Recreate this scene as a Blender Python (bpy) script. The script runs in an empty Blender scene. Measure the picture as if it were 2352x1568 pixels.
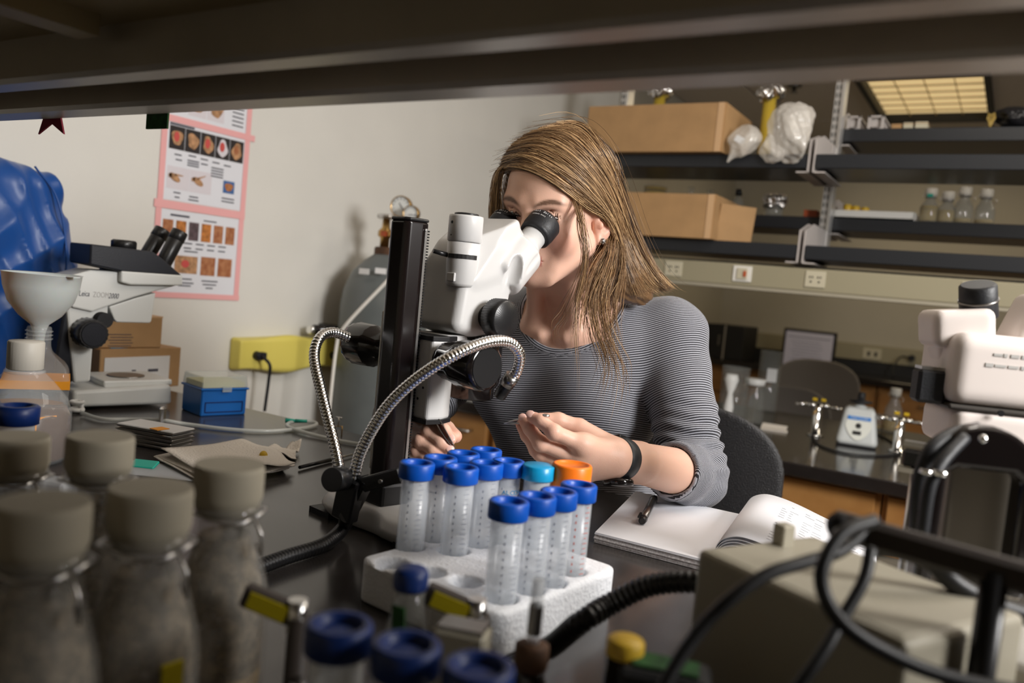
import bpy, bmesh, math, random
import numpy as np
from math import pi, sin, cos, radians, sqrt
from mathutils import Matrix, Vector
S = bpy.context.scene
COL = S.collection
random.seed(7); rng = np.random.default_rng(7)

# ---------------------------------------------------------------- camera, world, lights, exposure
FOC = 1900.0
YAW, PIT, ROLL = radians(31.05), radians(3.9), radians(5.5)
CAM = np.array([0, 0, 1.22])
_f = np.array([-sin(YAW)*cos(PIT), cos(YAW)*cos(PIT), -sin(PIT)])
_r0 = np.array([cos(YAW), sin(YAW), 0.0]); _u0 = np.cross(_r0, _f)
_r = _r0*cos(ROLL)+_u0*sin(ROLL); _u = -_r0*sin(ROLL)+_u0*cos(ROLL)
cd = bpy.data.cameras.new('camera'); cam = bpy.data.objects.new('camera', cd); COL.objects.link(cam)
cd.sensor_width = 36; cd.lens = FOC*36/2352; cd.clip_start = 0.02; cd.clip_end = 60
cam.matrix_world = Matrix(((_r[0], _u[0], -_f[0], 0), (_r[1], _u[1], -_f[1], 0), (_r[2], _u[2], -_f[2], 1.22), (0, 0, 0, 1)))
cd.dof.use_dof = True; cd.dof.focus_distance = 1.06; cd.dof.aperture_fstop = 4.2
S.camera = cam
W = bpy.data.worlds.new('world'); S.world = W; W.use_nodes = True
W.node_tree.nodes['Background'].inputs[0].default_value = (.75, .78, .8, 1)
W.node_tree.nodes['Background'].inputs[1].default_value = .12
S.view_settings.view_transform = 'Standard'; S.view_settings.look = 'None'
S.view_settings.exposure = 0.0; S.view_settings.gamma = 1; S.view_settings.use_curve_mapping = False
S.cycles.max_bounces = 10; S.cycles.transparent_max_bounces = 24; S.cycles.transmission_bounces = 10
S.cycles.caustics_reflective = False; S.cycles.caustics_refractive = False
S.cycles.use_denoising = True; S.cycles.sample_clamp_indirect = 4

def area(name, loc, target, sx, sy, power, color, spread=180):
    l = bpy.data.lights.new(name, 'AREA'); l.shape = 'RECTANGLE'; l.size = sx; l.size_y = sy; l.energy = power; l.color = color
    l.spread = radians(spread)
    o = bpy.data.objects.new(name, l); COL.objects.link(o); o.location = loc
    o.rotation_euler = (Vector(target)-Vector(loc)).to_track_quat('-Z', 'Y').to_euler(); return o
area('softbox_light', (1.30, .78, 1.82), (-.7, 1.05, 1.12), .60, .60, 57, (1, .975, .95))
area('ceiling_lamp_far', (-.55, 5.0, 2.38), (-.55, 5.0, 0), .5, 1.1, 7, (1, .8, .5))
area('fill_light_side', (1.2, 3.4, 2.40), (1.2, 3.4, 0), .6, 1.2, 15, (1, .86, .66))  # unseen fill light, added for the background
area('fill_light_near', (.3, 1.8, 2.40), (.3, 1.8, 0), 1.2, .6, 17, (1, .92, .82))  # added fill above the aisle, no fixture modelled
area('fill_light_rear', (.2, -1.3, 2.40), (.2, -1.3, 0), 1.2, .6, 12, (1, .86, .66))  # added fill behind the camera, out of view

# ---------------------------------------------------------------- anchors: where a sight line meets a plane of the room
def ray(x, y): return _f+_r*(x-1176)/FOC-_u*(y-784)/FOC
def PD(x, y, d): return CAM+ray(x, y)*d
def PZ(x, y, z): a = ray(x, y); return CAM+a*(z-1.22)/a[2]
def PX(x, y, v): a = ray(x, y); return CAM+a*v/a[0]
def PY(x, y, v): a = ray(x, y); return CAM+a*v/a[1]

# ---------------------------------------------------------------- materials
MATS = {}
def mat(name, col=(.5, .5, .5), rough=.5, metal=0, noise=0, nscale=40, bump=0, bscale=200, trans=0, ior=1.45, emit=None, es=1, spec=.5, alpha=1, col2=None, coat=0, sss=0, sheen=0, attr=None):
    if name in MATS: return MATS[name]
    m = bpy.data.materials.new(name); m.use_nodes = True; nt = m.node_tree; b = nt.nodes['Principled BSDF']
    b.inputs['Base Color'].default_value = (*col, 1); b.inputs['Roughness'].default_value = rough; b.inputs['Metallic'].default_value = metal
    b.inputs['Specular IOR Level'].default_value = spec; b.inputs['IOR'].default_value = ior
    b.inputs['Transmission Weight'].default_value = trans; b.inputs['Alpha'].default_value = alpha
    b.inputs['Coat Weight'].default_value = coat
    if sss:
        b.inputs['Subsurface Weight'].default_value = sss; b.inputs['Subsurface Radius'].default_value = (.012, .004, .002); b.inputs['Subsurface Scale'].default_value = 1
    if sheen: b.inputs['Sheen Weight'].default_value = sheen
    if emit: b.inputs['Emission Color'].default_value = (*emit, 1); b.inputs['Emission Strength'].default_value = es
    tc = nt.nodes.new('ShaderNodeTexCoord')
    if attr:
        a = nt.nodes.new('ShaderNodeAttribute'); a.attribute_name = attr; nt.links.new(a.outputs['Color'], b.inputs['Base Color'])
    elif noise or col2:
        n = nt.nodes.new('ShaderNodeTexNoise'); n.inputs['Scale'].default_value = nscale; n.inputs['Detail'].default_value = 4
        nt.links.new(tc.outputs['Object'], n.inputs['Vector'])
        r = nt.nodes.new('ShaderNodeValToRGB'); c2 = col2 or tuple(max(0, c*(1-noise)) for c in col)
        r.color_ramp.elements[0].position = .35; r.color_ramp.elements[1].position = .65
        r.color_ramp.elements[0].color = (*c2, 1); r.color_ramp.elements[1].color = (*col, 1)
        nt.links.new(n.outputs['Fac'], r.inputs[0]); nt.links.new(r.outputs[0], b.inputs['Base Color'])
    if bump:
        n = nt.nodes.new('ShaderNodeTexNoise'); n.inputs['Scale'].default_value = bscale; n.inputs['Detail'].default_value = 3
        nt.links.new(tc.outputs['Object'], n.inputs['Vector'])
        bp = nt.nodes.new('ShaderNodeBump'); bp.inputs['Strength'].default_value = bump; bp.inputs['Distance'].default_value = .002
        nt.links.new(n.outputs['Fac'], bp.inputs['Height']); nt.links.new(bp.outputs[0], b.inputs['Normal'])
    MATS[name] = m; return m
def M(n): return MATS[n]
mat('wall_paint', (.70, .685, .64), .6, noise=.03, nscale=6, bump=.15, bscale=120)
mat('wall_paint_dimmed', (.44, .41, .34), .7, noise=.04, nscale=5)  # darker wall paint, the light falloff is put into its colour
mat('ceiling_tile', (.66, .60, .54), .85, noise=.08, nscale=60)
mat('floor_vinyl', (.30, .28, .25), .4, noise=.2, nscale=12)
mat('epoxy', (.045, .040, .038), .20, noise=.25, nscale=25, spec=.6)
mat('epoxy_dark', (.018, .015, .014), .14, noise=.2, nscale=25)
mat('epoxy_edge', (.03, .028, .03), .3)
mat('oak', (.44, .22, .07), .38, col2=(.34, .155, .045), nscale=9)
mat('toe_dark', (.03, .025, .02), .7)
mat('shelf_black', (.018, .02, .024), .35, bump=.1)
mat('shelf_under', (.022, .014, .011), .6)
mat('steel_paint', (.50, .46, .44), .4)
mat('galv', (.62, .61, .60), .35, metal=.6)
mat('slot_dark', (.03, .03, .03), .8)
mat('raceway', (.31, .28, .19), .45)
mat('outlet', (.52, .48, .36), .4)
mat('outlet_white', (.75, .73, .68), .4)
mat('red_socket', (.45, .09, .03), .5)
mat('chrome', (.8, .8, .8), .13, metal=1)
mat('steel', (.62, .61, .60), .28, metal=1)
mat('dark_steel', (.25, .24, .23), .3, metal=1)
mat('brass', (.52, .33, .12), .3, metal=1)
mat('brass_dark', (.22, .13, .06), .5, metal=.5)
mat('cardboard', (.43, .255, .115), .75, noise=.12, nscale=14, bump=.1, bscale=90)
mat('cardboard_edge', (.58, .37, .20), .75)
mat('black_plastic', (.012, .012, .013), .33)
mat('black_gloss', (.008, .006, .006), .12, spec=.7)
mat('anodised', (.008, .005, .005), .2, spec=.6)
mat('black_rubber', (.011, .012, .015), .5, bump=.15, bscale=400)
mat('black_matte', (.010, .010, .011), .6)
mat('chair_plastic', (.022, .022, .024), .42, bump=.8, bscale=420)
mat('scope_white', (.60, .595, .59), .34, coat=.15)
mat('scope_seam', (.45, .44, .42), .5)
mat('leica_white', (.66, .67, .65), .35)
mat('leica_dark', (.009, .010, .015), .45, spec=.3, bump=.15, bscale=500)
mat('beige_metal', (.34, .31, .24), .45, bump=.1, bscale=300)
mat('beige_grey', (.42, .40, .36), .4)
mat('cream_scope', (.74, .67, .63), .35)
mat('dim_panel', (.22, .195, .16), .5)
mat('foam', (.86, .88, .92), .75, bump=.7, bscale=260)
mat('tube_plastic', (.86, .90, .95), .22, alpha=.30, spec=.8)
mat('frosted', (.88, .90, .93), .45, trans=.45, ior=1.2, alpha=.55)
mat('cap_blue', (.0, .075, .44), .38)
mat('cap_blue_deep', (.003, .022, .13), .42)
mat('cap_cyan', (.005, .30, .58), .32)
mat('cap_orange', (.95, .20, .01), .35)
mat('cap_yellow', (.66, .42, .03), .45)
mat('ink_blue', (.03, .25, .5), .6)
mat('ink_dark', (.06, .06, .08), .7)
mat('ink_soft', (.30, .32, .38), .7)
mat('ink_red', (.6, .15, .12), .7)
mat('glass', (1, 1, 1), .02, trans=1, ior=1.45)
mat('glass_thin', (.34, .35, .33), .05, alpha=.20, spec=1)
mat('bottle_glass', (.40, .38, .34), .08, alpha=.24, spec=1, coat=.5)
mat('pet', (.70, .73, .74), .06, alpha=.20, spec=1)
mat('amber_liquid', (.62, .44, .12), .1, alpha=.55)
mat('brown_liquid', (.10, .045, .02), .2, spec=.6)
mat('food', (.36, .24, .09), .6, noise=.5, nscale=90)
mat('stopper', (.40, .36, .28), .7, noise=.06, nscale=30)
mat('white_cap', (.56, .53, .47), .5)
mat('white_plastic', (.8, .8, .78), .4)
mat('funnel', (.66, .68, .67), .4, trans=.15, sss=.3)
mat('tape_orange', (.85, .33, .01), .6)
mat('tape_yellow', (.42, .34, .0), .6)
mat('tape_pink', (.80, .40, .40), .7)
mat('paper', (.78, .79, .84), .75)
mat('paper_edge', (.45, .42, .42), .8, col2=(.7, .68, .68), nscale=400)
mat('poster_paper', (.72, .73, .78), .6)
mat('towel', (.80, .74, .66), .9, bump=.8, bscale=300)
mat('blue_box', (.01, .13, .47), .35)
mat('blue_lid', (.74, .82, .82), .15, trans=.3, alpha=.45)
mat('tips_yellow', (.75, .70, .38), .5)
mat('yellow_wall', (.70, .60, .13), .4)
mat('cyl_grey', (.13, .145, .145), .32, noise=.15, nscale=9)
mat('collar', (.10, .045, .02), .7, noise=.4)
mat('label_white', (.7, .7, .7), .6)
mat('gauge_face', (.72, .74, .72), .4)
mat('foil', (.62, .60, .58), .22, metal=1, bump=1, bscale=90)
mat('amber_glass', (.60, .42, .05), .2, alpha=.9)
mat('bag', (.80, .76, .70), .14, alpha=.5, bump=1.0, bscale=70, spec=1)
mat('bag_black', (.01, .01, .012), .25, bump=1, bscale=50)
mat('screen', (.35, .33, .35), .3, emit=(.55, .5, .56), es=.12)
mat('monitor_frame', (.01, .008, .008), .4)
mat('chair_grey', (.16, .145, .13), .55)
mat('skin', (.76, .48, .37), .46, sss=.12, attr='tint', bump=.12, bscale=900)
mat('nail', (.80, .50, .43), .3)
mat('eye_white', (.70, .66, .64), .15)
mat('iris', (.10, .13, .14), .15)
mat('lash', (.008, .005, .004), .7)
mat('hair', (.3, .17, .08), .38, attr='tint', spec=.6)
mat('green_card', (.02, .10, .02), .8, noise=.5, nscale=120)
mat('red_star', (.30, .01, .04), .6)
mat('tubing', (.75, .78, .75), .15, alpha=.6, spec=.8)
mat('teal', (.02, .40, .30), .5)
mat('troffer_cell', (.5, .45, .3), .5, emit=(1., .72, .34), es=.62)
mat('troffer_blade', (.55, .45, .26), .5)
mat('vortex_grey', (.60, .63, .63), .4)
mat('vortex_panel', (.78, .80, .74), .4)
mat('label_blue', (.01, .20, .62), .4)
mat('gas_yellow', (.75, .50, .02), .4)
mat('flesh_img', (.60, .32, .25), .7, col2=(.35, .10, .06), nscale=60)
mat('img_red', (.55, .08, .07), .7)
mat('img_tan', (.55, .30, .15), .7, noise=.5, nscale=80)
mat('img_brown', (.30, .10, .04), .7, col2=(.45, .20, .09), nscale=70)
mat('img_grey', (.12, .08, .09), .7, noise=.5, nscale=70)
mat('img_black', (.02, .015, .015), .6)
mat('img_blue', (.05, .13, .32), .6)
mat('img_pale', (.66, .62, .66), .6)
mat('img_orange', (.60, .22, .05), .7, noise=.5, nscale=90)

# metallic gloss for painted rail under the near shelf
mat('rail_paint', (.66, .61, .53), .36, metal=.35, noise=.25, nscale=5)
mat('shelf_olive', (.40, .32, .17), .5)
mat('arm_brown', (.045, .035, .03), .5)
mat('cord_black', (.009, .009, .010), .45)

# striped jersey: thread colour follows a coordinate stored on the cloth itself
def cloth_material(name, dark, light, period):
    m = bpy.data.materials.new(name); m.use_nodes = True; nt = m.node_tree; b = nt.nodes['Principled BSDF']
    a = nt.nodes.new('ShaderNodeAttribute'); a.attribute_name = 'stripe'
    mu = nt.nodes.new('ShaderNodeMath'); mu.operation = 'MULTIPLY'; mu.inputs[1].default_value = 2*pi/period
    si = nt.nodes.new('ShaderNodeMath'); si.operation = 'SINE'
    mr = nt.nodes.new('ShaderNodeMapRange'); mr.inputs['From Min'].default_value = .12; mr.inputs['From Max'].default_value = .50
    mx = nt.nodes.new('ShaderNodeMix'); mx.data_type = 'RGBA'; mx.inputs['A'].default_value = (*dark, 1); mx.inputs['B'].default_value = (*light, 1)
    nt.links.new(a.outputs['Fac'], mu.inputs[0]); nt.links.new(mu.outputs[0], si.inputs[0]); nt.links.new(si.outputs[0], mr.inputs['Value'])
    nt.links.new(mr.outputs[0], mx.inputs['Factor']); nt.links.new(mx.outputs['Result'], b.inputs['Base Color'])
    b.inputs['Roughness'].default_value = .85; b.inputs['Sheen Weight'].default_value = .15
    MATS[name] = m
cloth_material('jersey', (.008, .008, .013), (.37, .38, .43), .0033)

# dried culture film on the inside of the bottles
def film_material():
    m = bpy.data.materials.new('culture_film'); m.use_nodes = True; nt = m.node_tree; b = nt.nodes['Principled BSDF']
    tc = nt.nodes.new('ShaderNodeTexCoord'); n = nt.nodes.new('ShaderNodeTexNoise'); n.inputs['Scale'].default_value = 110; n.inputs['Detail'].default_value = 3
    n2 = nt.nodes.new('ShaderNodeTexNoise'); n2.inputs['Scale'].default_value = 150
    nt.links.new(tc.outputs['Object'], n.inputs['Vector']); nt.links.new(tc.outputs['Object'], n2.inputs['Vector'])
    r = nt.nodes.new('ShaderNodeValToRGB'); r.color_ramp.elements[0].position = .38; r.color_ramp.elements[1].position = .62
    r.color_ramp.elements[0].color = (.085, .062, .038, 1); r.color_ramp.elements[1].color = (.36, .28, .185, 1)
    nt.links.new(n.outputs['Fac'], r.inputs[0]); nt.links.new(r.outputs[0], b.inputs['Base Color'])
    mr = nt.nodes.new('ShaderNodeMapRange'); mr.inputs['From Min'].default_value = .3; mr.inputs['From Max'].default_value = .6; mr.inputs['To Min'].default_value = .40; mr.inputs['To Max'].default_value = .92
    nt.links.new(n2.outputs['Fac'], mr.inputs['Value']); nt.links.new(mr.outputs[0], b.inputs['Alpha'])
    b.inputs['Roughness'].default_value = .5; MATS['culture_film'] = m
film_material()

# ---------------------------------------------------------------- geometry helpers
def rotm(axis, a): return np.array(Matrix.Rotation(a, 3, axis))
def frame(d, up=(0, 0, 1)):
    d = np.asarray(d, float); d = d/np.linalg.norm(d); up = np.asarray(up, float)
    if abs(d@up) > .98: up = np.array([1., 0, 0])
    x = np.cross(up, d); x /= np.linalg.norm(x); return np.stack([x, np.cross(d, x), d], 1)
class MB:
    def __init__(s): s.v = []; s.f = []; s.sm = []
    def add(s, vs, fs, smooth=False):
        o = len(s.v); s.v += [tuple(float(c) for c in v) for v in vs]; s.f += [tuple(i+o for i in f) for f in fs]; s.sm += [smooth]*len(fs); return s
    def box(s, c, size, R=None, taper=1, bev=0):
        c = np.array(c, float); h = np.array(size, float)/2; b = min(bev, h.min()*.9)
        if b > 0:
            # box with chamfered vertical and horizontal edges
            vs = []; idx = {}
            for ax in range(3):
                for sx in (-1, 1):
                    for sy in (-1, 1):
                        for sz in (-1, 1):
                            sg = np.array([sx, sy, sz]); v = sg*(h-b); v[ax] = sg[ax]*h[ax]
                            idx[(ax, sx, sy, sz)] = len(vs); vs.append(v)
            fs = []
            for ax in range(3):
                a1, a2 = [(1, 2), (2, 0), (0, 1)][ax]
                for sg in (-1, 1):
                    q = []
                    for s1, s2 in ((-1, -1), (1, -1), (1, 1), (-1, 1)):
                        k = [0, 0, 0]; k[ax] = sg; k[a1] = s1; k[a2] = s2; q.append(idx[(ax, *k)])
                    fs.append(q if sg > 0 else q[::-1])
            for ax in range(3):          # edges parallel to ax
                a1, a2 = [(1, 2), (2, 0), (0, 1)][ax]
                for s1 in (-1, 1):
                    for s2 in (-1, 1):
                        def K(a, t): k = [0, 0, 0]; k[ax] = t; k[a1] = s1; k[a2] = s2; return idx[(a, *k)]
                        q = [K(a1, -1), K(a1, 1), K(a2, 1), K(a2, -1)]
                        fs.append(q if s1*s2 < 0 else q[::-1])
            for sx in (-1, 1):
                for sy in (-1, 1):
                    for sz in (-1, 1):
                        q = [idx[(a, sx, sy, sz)] for a in range(3)]; fs.append(q if sx*sy*sz > 0 else q[::-1])
            vs = np.array(vs)
        else:
            vs = np.array([[x, y, z] for z in (-1, 1) for y in (-1, 1) for x in (-1, 1)], float)*h
            fs = [(0, 2, 3, 1), (4, 5, 7, 6), (0, 1, 5, 4), (2, 6, 7, 3), (0, 4, 6, 2), (1, 3, 7, 5)]
        if taper != 1: vs[vs[:, 2] > 0, :2] *= taper
        if R is not None: vs = vs@np.asarray(R).T
        return s.add(vs+c, fs)
    def lathe(s, prof, c=(0, 0, 0), R=None, n=24, ribs=0, ribd=0, smooth=True, cap=True):
        vs = []; fs = []
        for r, z in prof:
            for i in range(n):
                a = 2*pi*i/n; rr = r*(1-ribd*(i % 2)) if ribs and r > 0 else r
                vs.append((rr*cos(a), rr*sin(a), z))
        for j in range(len(prof)-1):
            for i in range(n):
                k = (i+1) % n; fs.append((j*n+i, j*n+k, (j+1)*n+k, (j+1)*n+i))
        vs = np.array(vs)
        if R is not None: vs = vs@np.asarray(R).T
        s.add(vs+np.array(c), fs, smooth)
        if cap:
            o = len(s.v)-len(vs)
            s.f.append(tuple(o+i for i in range(n))[::-1]); s.f.append(tuple(o+(len(prof)-1)*n+i for i in range(n))); s.sm += [False, False]
        return s
    def cyl(s, a, b, r1, r2=None, n=20, ch=0, **k):
        a = np.array(a, float); b = np.array(b, float); L = np.linalg.norm(b-a); r2 = r1 if r2 is None else r2
        prof = [(r1, 0), (r2, L)] if not ch else [(r1-ch, 0), (r1, ch), (r2, L-ch), (r2-ch, L)]
        return s.lathe(prof, a, frame(b-a), n, smooth=not k.get('flat'), **{q: w for q, w in k.items() if q != 'flat'})
    def tube(s, pts, r, n=8, cap=True):
        P = np.array(pts, float); m = len(P); rr = np.full(m, r) if np.isscalar(r) else np.array(r)
        T = np.gradient(P, axis=0); T /= np.linalg.norm(T, axis=1)[:, None]+1e-12
        x = frame(T[0])[:, 0]; vs = []
        for i in range(m):
            x = x-T[i]*(x@T[i]); x /= np.linalg.norm(x)+1e-12; y = np.cross(T[i], x)
            for k in range(n): a = 2*pi*k/n; vs.append(P[i]+rr[i]*(cos(a)*x+sin(a)*y))
        fs = [(j*n+i, j*n+(i+1) % n, (j+1)*n+(i+1) % n, (j+1)*n+i) for j in range(m-1) for i in range(n)]
        s.add(vs, fs, True)
        if cap:
            o = len(s.v)-m*n; s.f.append(tuple(o+i for i in range(n))[::-1]); s.f.append(tuple(o+(m-1)*n+i for i in range(n))); s.sm += [False]*2
        return s
    def prism(s, poly, z0, z1, R=None, c=(0, 0, 0), inset=0):
        n = len(poly); P = np.array(poly, float); ar = sum(P[i, 0]*P[(i+1) % n, 1]-P[(i+1) % n, 0]*P[i, 1] for i in range(n))
        if ar < 0: P = P[::-1]
        vs = [(x, y, z0) for x, y in P]+[(x, y, z1) for x, y in P]
        fs = [tuple(range(n))[::-1], tuple(range(n, 2*n))]+[(i, (i+1) % n, n+(i+1) % n, n+i) for i in range(n)]
        vs = np.array(vs)
        if R is not None: vs = vs@np.asarray(R).T
        return s.add(vs+np.array(c), fs)
    def sphere(s, c, r, n=16, m=10):
        r = np.array([r]*3 if np.isscalar(r) else r); prof = [(sin(pi*j/m), -cos(pi*j/m)) for j in range(m+1)]
        vs = [(a*cos(2*pi*i/n), a*sin(2*pi*i/n), z) for a, z in prof for i in range(n)]
        fs = [(j*n+i, j*n+(i+1) % n, (j+1)*n+(i+1) % n, (j+1)*n+i) for j in range(m) for i in range(n)]
        return s.add(np.array(vs)*r+np.array(c), fs, True)
    def quad(s, a, b, c, d): return s.add([a, b, c, d], [(0, 1, 2, 3)])
def kindof(o, k): o['kind'] = k; return o
def link_mesh(name, me, material, parent=None, world=False):
    o = bpy.data.objects.new(name, me); COL.objects.link(o); me.materials.append(material if not isinstance(material, str) else MATS[material])
    if parent is not None:
        o.parent = parent
        if world:
            q = parent; mt = Matrix()
            while q is not None: mt = q.matrix_basis @ mt; q = q.parent
            me.transform(mt.inverted())
    return o
def part(name, mb, material, parent=None, world=False, bevel=0, seg=2, auto=True):
    me = bpy.data.meshes.new(name); me.from_pydata(mb.v, [], mb.f); me.update()
    me.polygons.foreach_set('use_smooth', mb.sm)
    o = link_mesh(name, me, material, parent, world)
    if bevel:
        md = o.modifiers.new('bevel', 'BEVEL'); md.width = bevel; md.segments = seg; md.limit_method = 'ANGLE'; md.angle_limit = radians(35)
        md.harden_normals = False
    return o
def tag(o, label=None, cat=None, group=None):
    if label: o['label'] = label
    if cat: o['category'] = cat
    if group: o['group'] = group
    return o
def thing(name, label, cat, loc=(0, 0, 0), rz=0, group=None, rot=None):
    o = bpy.data.objects.new(name, None); COL.objects.link(o); o.empty_display_size = .02
    o.location = [float(c) for c in loc]; o.rotation_euler = rot if rot is not None else (0, 0, rz)
    bpy_m = Matrix.Translation(Vector(o.location)) @ o.rotation_euler.to_matrix().to_4x4(); o.matrix_basis = bpy_m
    return tag(o, label, cat, group)
def dup(root, loc, rz=0, label=None, group=None, scale=1, rot=None):
    def cp(o, par):
        c = o.copy(); COL.objects.link(c)
        if par is not None: c.parent = par
        for ch in kids.get(o.name, []): cp(ch, c)
        return c
    kids = {}
    def walk(o):
        kids[o.name] = list(o.children)
        for c in o.children: walk(c)
    walk(root)
    r = cp(root, None); r.location = [float(c) for c in loc]; r.rotation_euler = rot if rot is not None else (0, 0, rz); r.scale = (scale,)*3
    if label: r['label'] = label
    if group: r['group'] = group
    return r
def spline(pts, n=8):
    P = [np.array(p, float) for p in pts]; P = [2*P[0]-P[1]]+P+[2*P[-1]-P[-2]]; out = []
    for i in range(1, len(P)-2):
        for k in range(n):
            t = k/n; a, b, c, d = P[i-1], P[i], P[i+1], P[i+2]
            out.append(.5*((2*b)+(-a+c)*t+(2*a-5*b+4*c-d)*t*t+(-a+3*b-3*c+d)*t**3))
    out.append(P[-2]); return np.array(out)
def resample(P, step):
    d = np.r_[0, np.cumsum(np.linalg.norm(np.diff(P, axis=0), axis=1))]; t = np.arange(0, d[-1], step)
    return np.stack([np.interp(t, d, P[:, k]) for k in range(3)], 1)
def text(name, body, size, material, parent, loc, R, depth=.0004, shear=0, align='LEFT', sx=1):
    cu = bpy.data.curves.new(name, 'FONT'); cu.body = body; cu.size = size; cu.extrude = depth; cu.shear = shear; cu.align_x = align; cu.resolution_u = 3
    t = bpy.data.objects.new(name, cu); COL.objects.link(t)
    dg = bpy.context.evaluated_depsgraph_get(); me = bpy.data.meshes.new_from_object(t.evaluated_get(dg)); bpy.data.objects.remove(t)
    mt = Matrix([[*[float(c) for c in row]] for row in np.asarray(R)]).to_4x4()
    me.transform(Matrix.Translation(Vector([float(c) for c in loc])) @ mt @ Matrix.Diagonal((sx, 1, 1, 1)))
    me.materials.clear(); return link_mesh(name, me, material, parent)
def torus_ring(mb, c, R, r, T=None, n=28, k=8):
    pts = []; T = np.eye(3) if T is None else T
    for i in range(n+1): a = 2*pi*i/n; pts.append(np.array(c)+T@np.array([R*cos(a), R*sin(a), 0]))
    mb.tube(pts, r, k, cap=False); return mb

# ---------------------------------------------------------------- distance fields and their surface
def smin(a, b, k): h = np.clip(.5+.5*(b-a)/k, 0, 1); return b*(1-h)+a*h-k*h*(1-h)
def smax(a, b, k): return -smin(-a, -b, k)
def rc(p, a, b, r1, r2):
    a = np.asarray(a, float); b = np.asarray(b, float); ab = b-a; t = np.clip((p-a)@ab/(ab@ab), 0, 1)
    return np.linalg.norm(p-(a+t[:, None]*ab), axis=1)-(r1+t*(r2-r1))
def ell(p, c, r, R=None):
    q = p-np.asarray(c); q = q@R if R is not None else q; r = np.asarray(r, float)
    k0 = np.linalg.norm(q/r, axis=1); k1 = np.linalg.norm(q/(r*r), axis=1)+1e-9; return k0*(k0-1)/k1
def rbox(p, c, b, r, R=None):
    q = p-np.asarray(c); q = q@R if R is not None else q; q = np.abs(q)-np.asarray(b)+r
    return np.linalg.norm(np.maximum(q, 0), axis=1)+np.minimum(q.max(1), 0)-r
def cylz(p, a, b, r, rd=.003):
    a = np.asarray(a, float); b = np.asarray(b, float); ab = b-a; L = np.linalg.norm(ab); d = ab/L; q = p-a; t = q@d
    rad = np.linalg.norm(q-t[:, None]*d, axis=1); x = rad-r+rd; y = np.abs(t-L/2)-L/2+rd
    return np.minimum(np.maximum(x, y), 0)+np.hypot(np.maximum(x, 0), np.maximum(y, 0))-rd
def surface(fn, lo, hi, h):
    lo = np.array(lo, float); hi = np.array(hi, float); K = 4
    nc = np.ceil((hi-lo)/(h*K)).astype(int); g = [lo[i]+(np.arange(nc[i])+.5)*h*K-.5*h for i in range(3)]
    X = np.stack(np.meshgrid(*g, indexing='ij'), -1).reshape(-1, 3); dc = np.concatenate([fn(c) for c in np.array_split(X, max(1, len(X)//200000))])
    near = (np.abs(dc) < h*K*1.9).reshape(nc); V = np.where(dc < 0, -1., 1.).reshape(nc).astype(np.float32)
    up = lambda a: a.repeat(K, 0).repeat(K, 1).repeat(K, 2)
    V = up(V); idx = np.argwhere(up(near)); pts = lo+idx*h
    V[tuple(idx.T)] = np.concatenate([fn(c) for c in np.array_split(pts, max(1, len(pts)//200000))])
    V[0] = V[-1] = V[:, 0] = V[:, -1] = V[:, :, 0] = V[:, :, -1] = 1
    Sg = V < 0; n = np.array(V.shape); st = np.array([n[1]*n[2], n[2], 1]); cells = []; pos = []; quads = []
    for ax in range(3):
        a = [slice(None)]*3; b = [slice(None)]*3; a[ax] = slice(0, -1); b[ax] = slice(1, None)
        e = np.argwhere(Sg[tuple(a)] != Sg[tuple(b)]); e2 = e.copy(); e2[:, ax] += 1
        va = V[tuple(e.T)]; vb = V[tuple(e2.T)]; t = va/(va-vb); p = e.astype(float); p[:, ax] += t
        a1, a2 = (ax+1) % 3, (ax+2) % 3; cs = []
        for d1, d2 in ((0, 0), (-1, 0), (-1, -1), (0, -1)):
            c = e.copy(); c[:, a1] += d1; c[:, a2] += d2; cs.append(c@st)
        cs = np.stack(cs, 1); flip = va > 0; cs[flip] = cs[flip][:, ::-1]
        cells.append(cs.ravel()); pos.append(np.repeat(p, 4, 0)); quads.append(cs)
    cells = np.concatenate(cells); pos = np.concatenate(pos); u, inv = np.unique(cells, return_inverse=True)
    cnt = np.bincount(inv); vv = np.stack([np.bincount(inv, pos[:, k])/cnt for k in range(3)], 1)*h+lo
    q = np.searchsorted(u, np.concatenate(quads)); return vv, q
def fast_mesh(name, v, q):
    me = bpy.data.meshes.new(name); nf, w = q.shape
    me.vertices.add(len(v)); me.vertices.foreach_set('co', v.astype(np.float32).ravel())
    me.loops.add(nf*w); me.loops.foreach_set('vertex_index', q.astype(np.int32).ravel())
    me.polygons.add(nf); me.polygons.foreach_set('loop_start', np.arange(0, nf*w, w, dtype=np.int32))
    me.update(calc_edges=True); me.polygons.foreach_set('use_smooth', np.ones(nf, bool)); return me
def sdf_part(name, fn, lo, hi, h, material, parent=None, world=False):
    v, q = surface(fn, lo, hi, h); me = fast_mesh(name, v, q); return link_mesh(name, me, material, parent, world)
def merge(*vq):
    V = []; Q = []; o = 0
    for v, q in vq: V.append(v); Q.append(q+o); o += len(v)
    return np.concatenate(V), np.concatenate(Q)
def paint(me, cols, name='tint'):
    a = me.color_attributes.new(name, 'FLOAT_COLOR', 'POINT'); c = np.ones((len(me.vertices), 4), np.float32); c[:, :3] = cols
    a.data.foreach_set('color', c.ravel())
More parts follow.
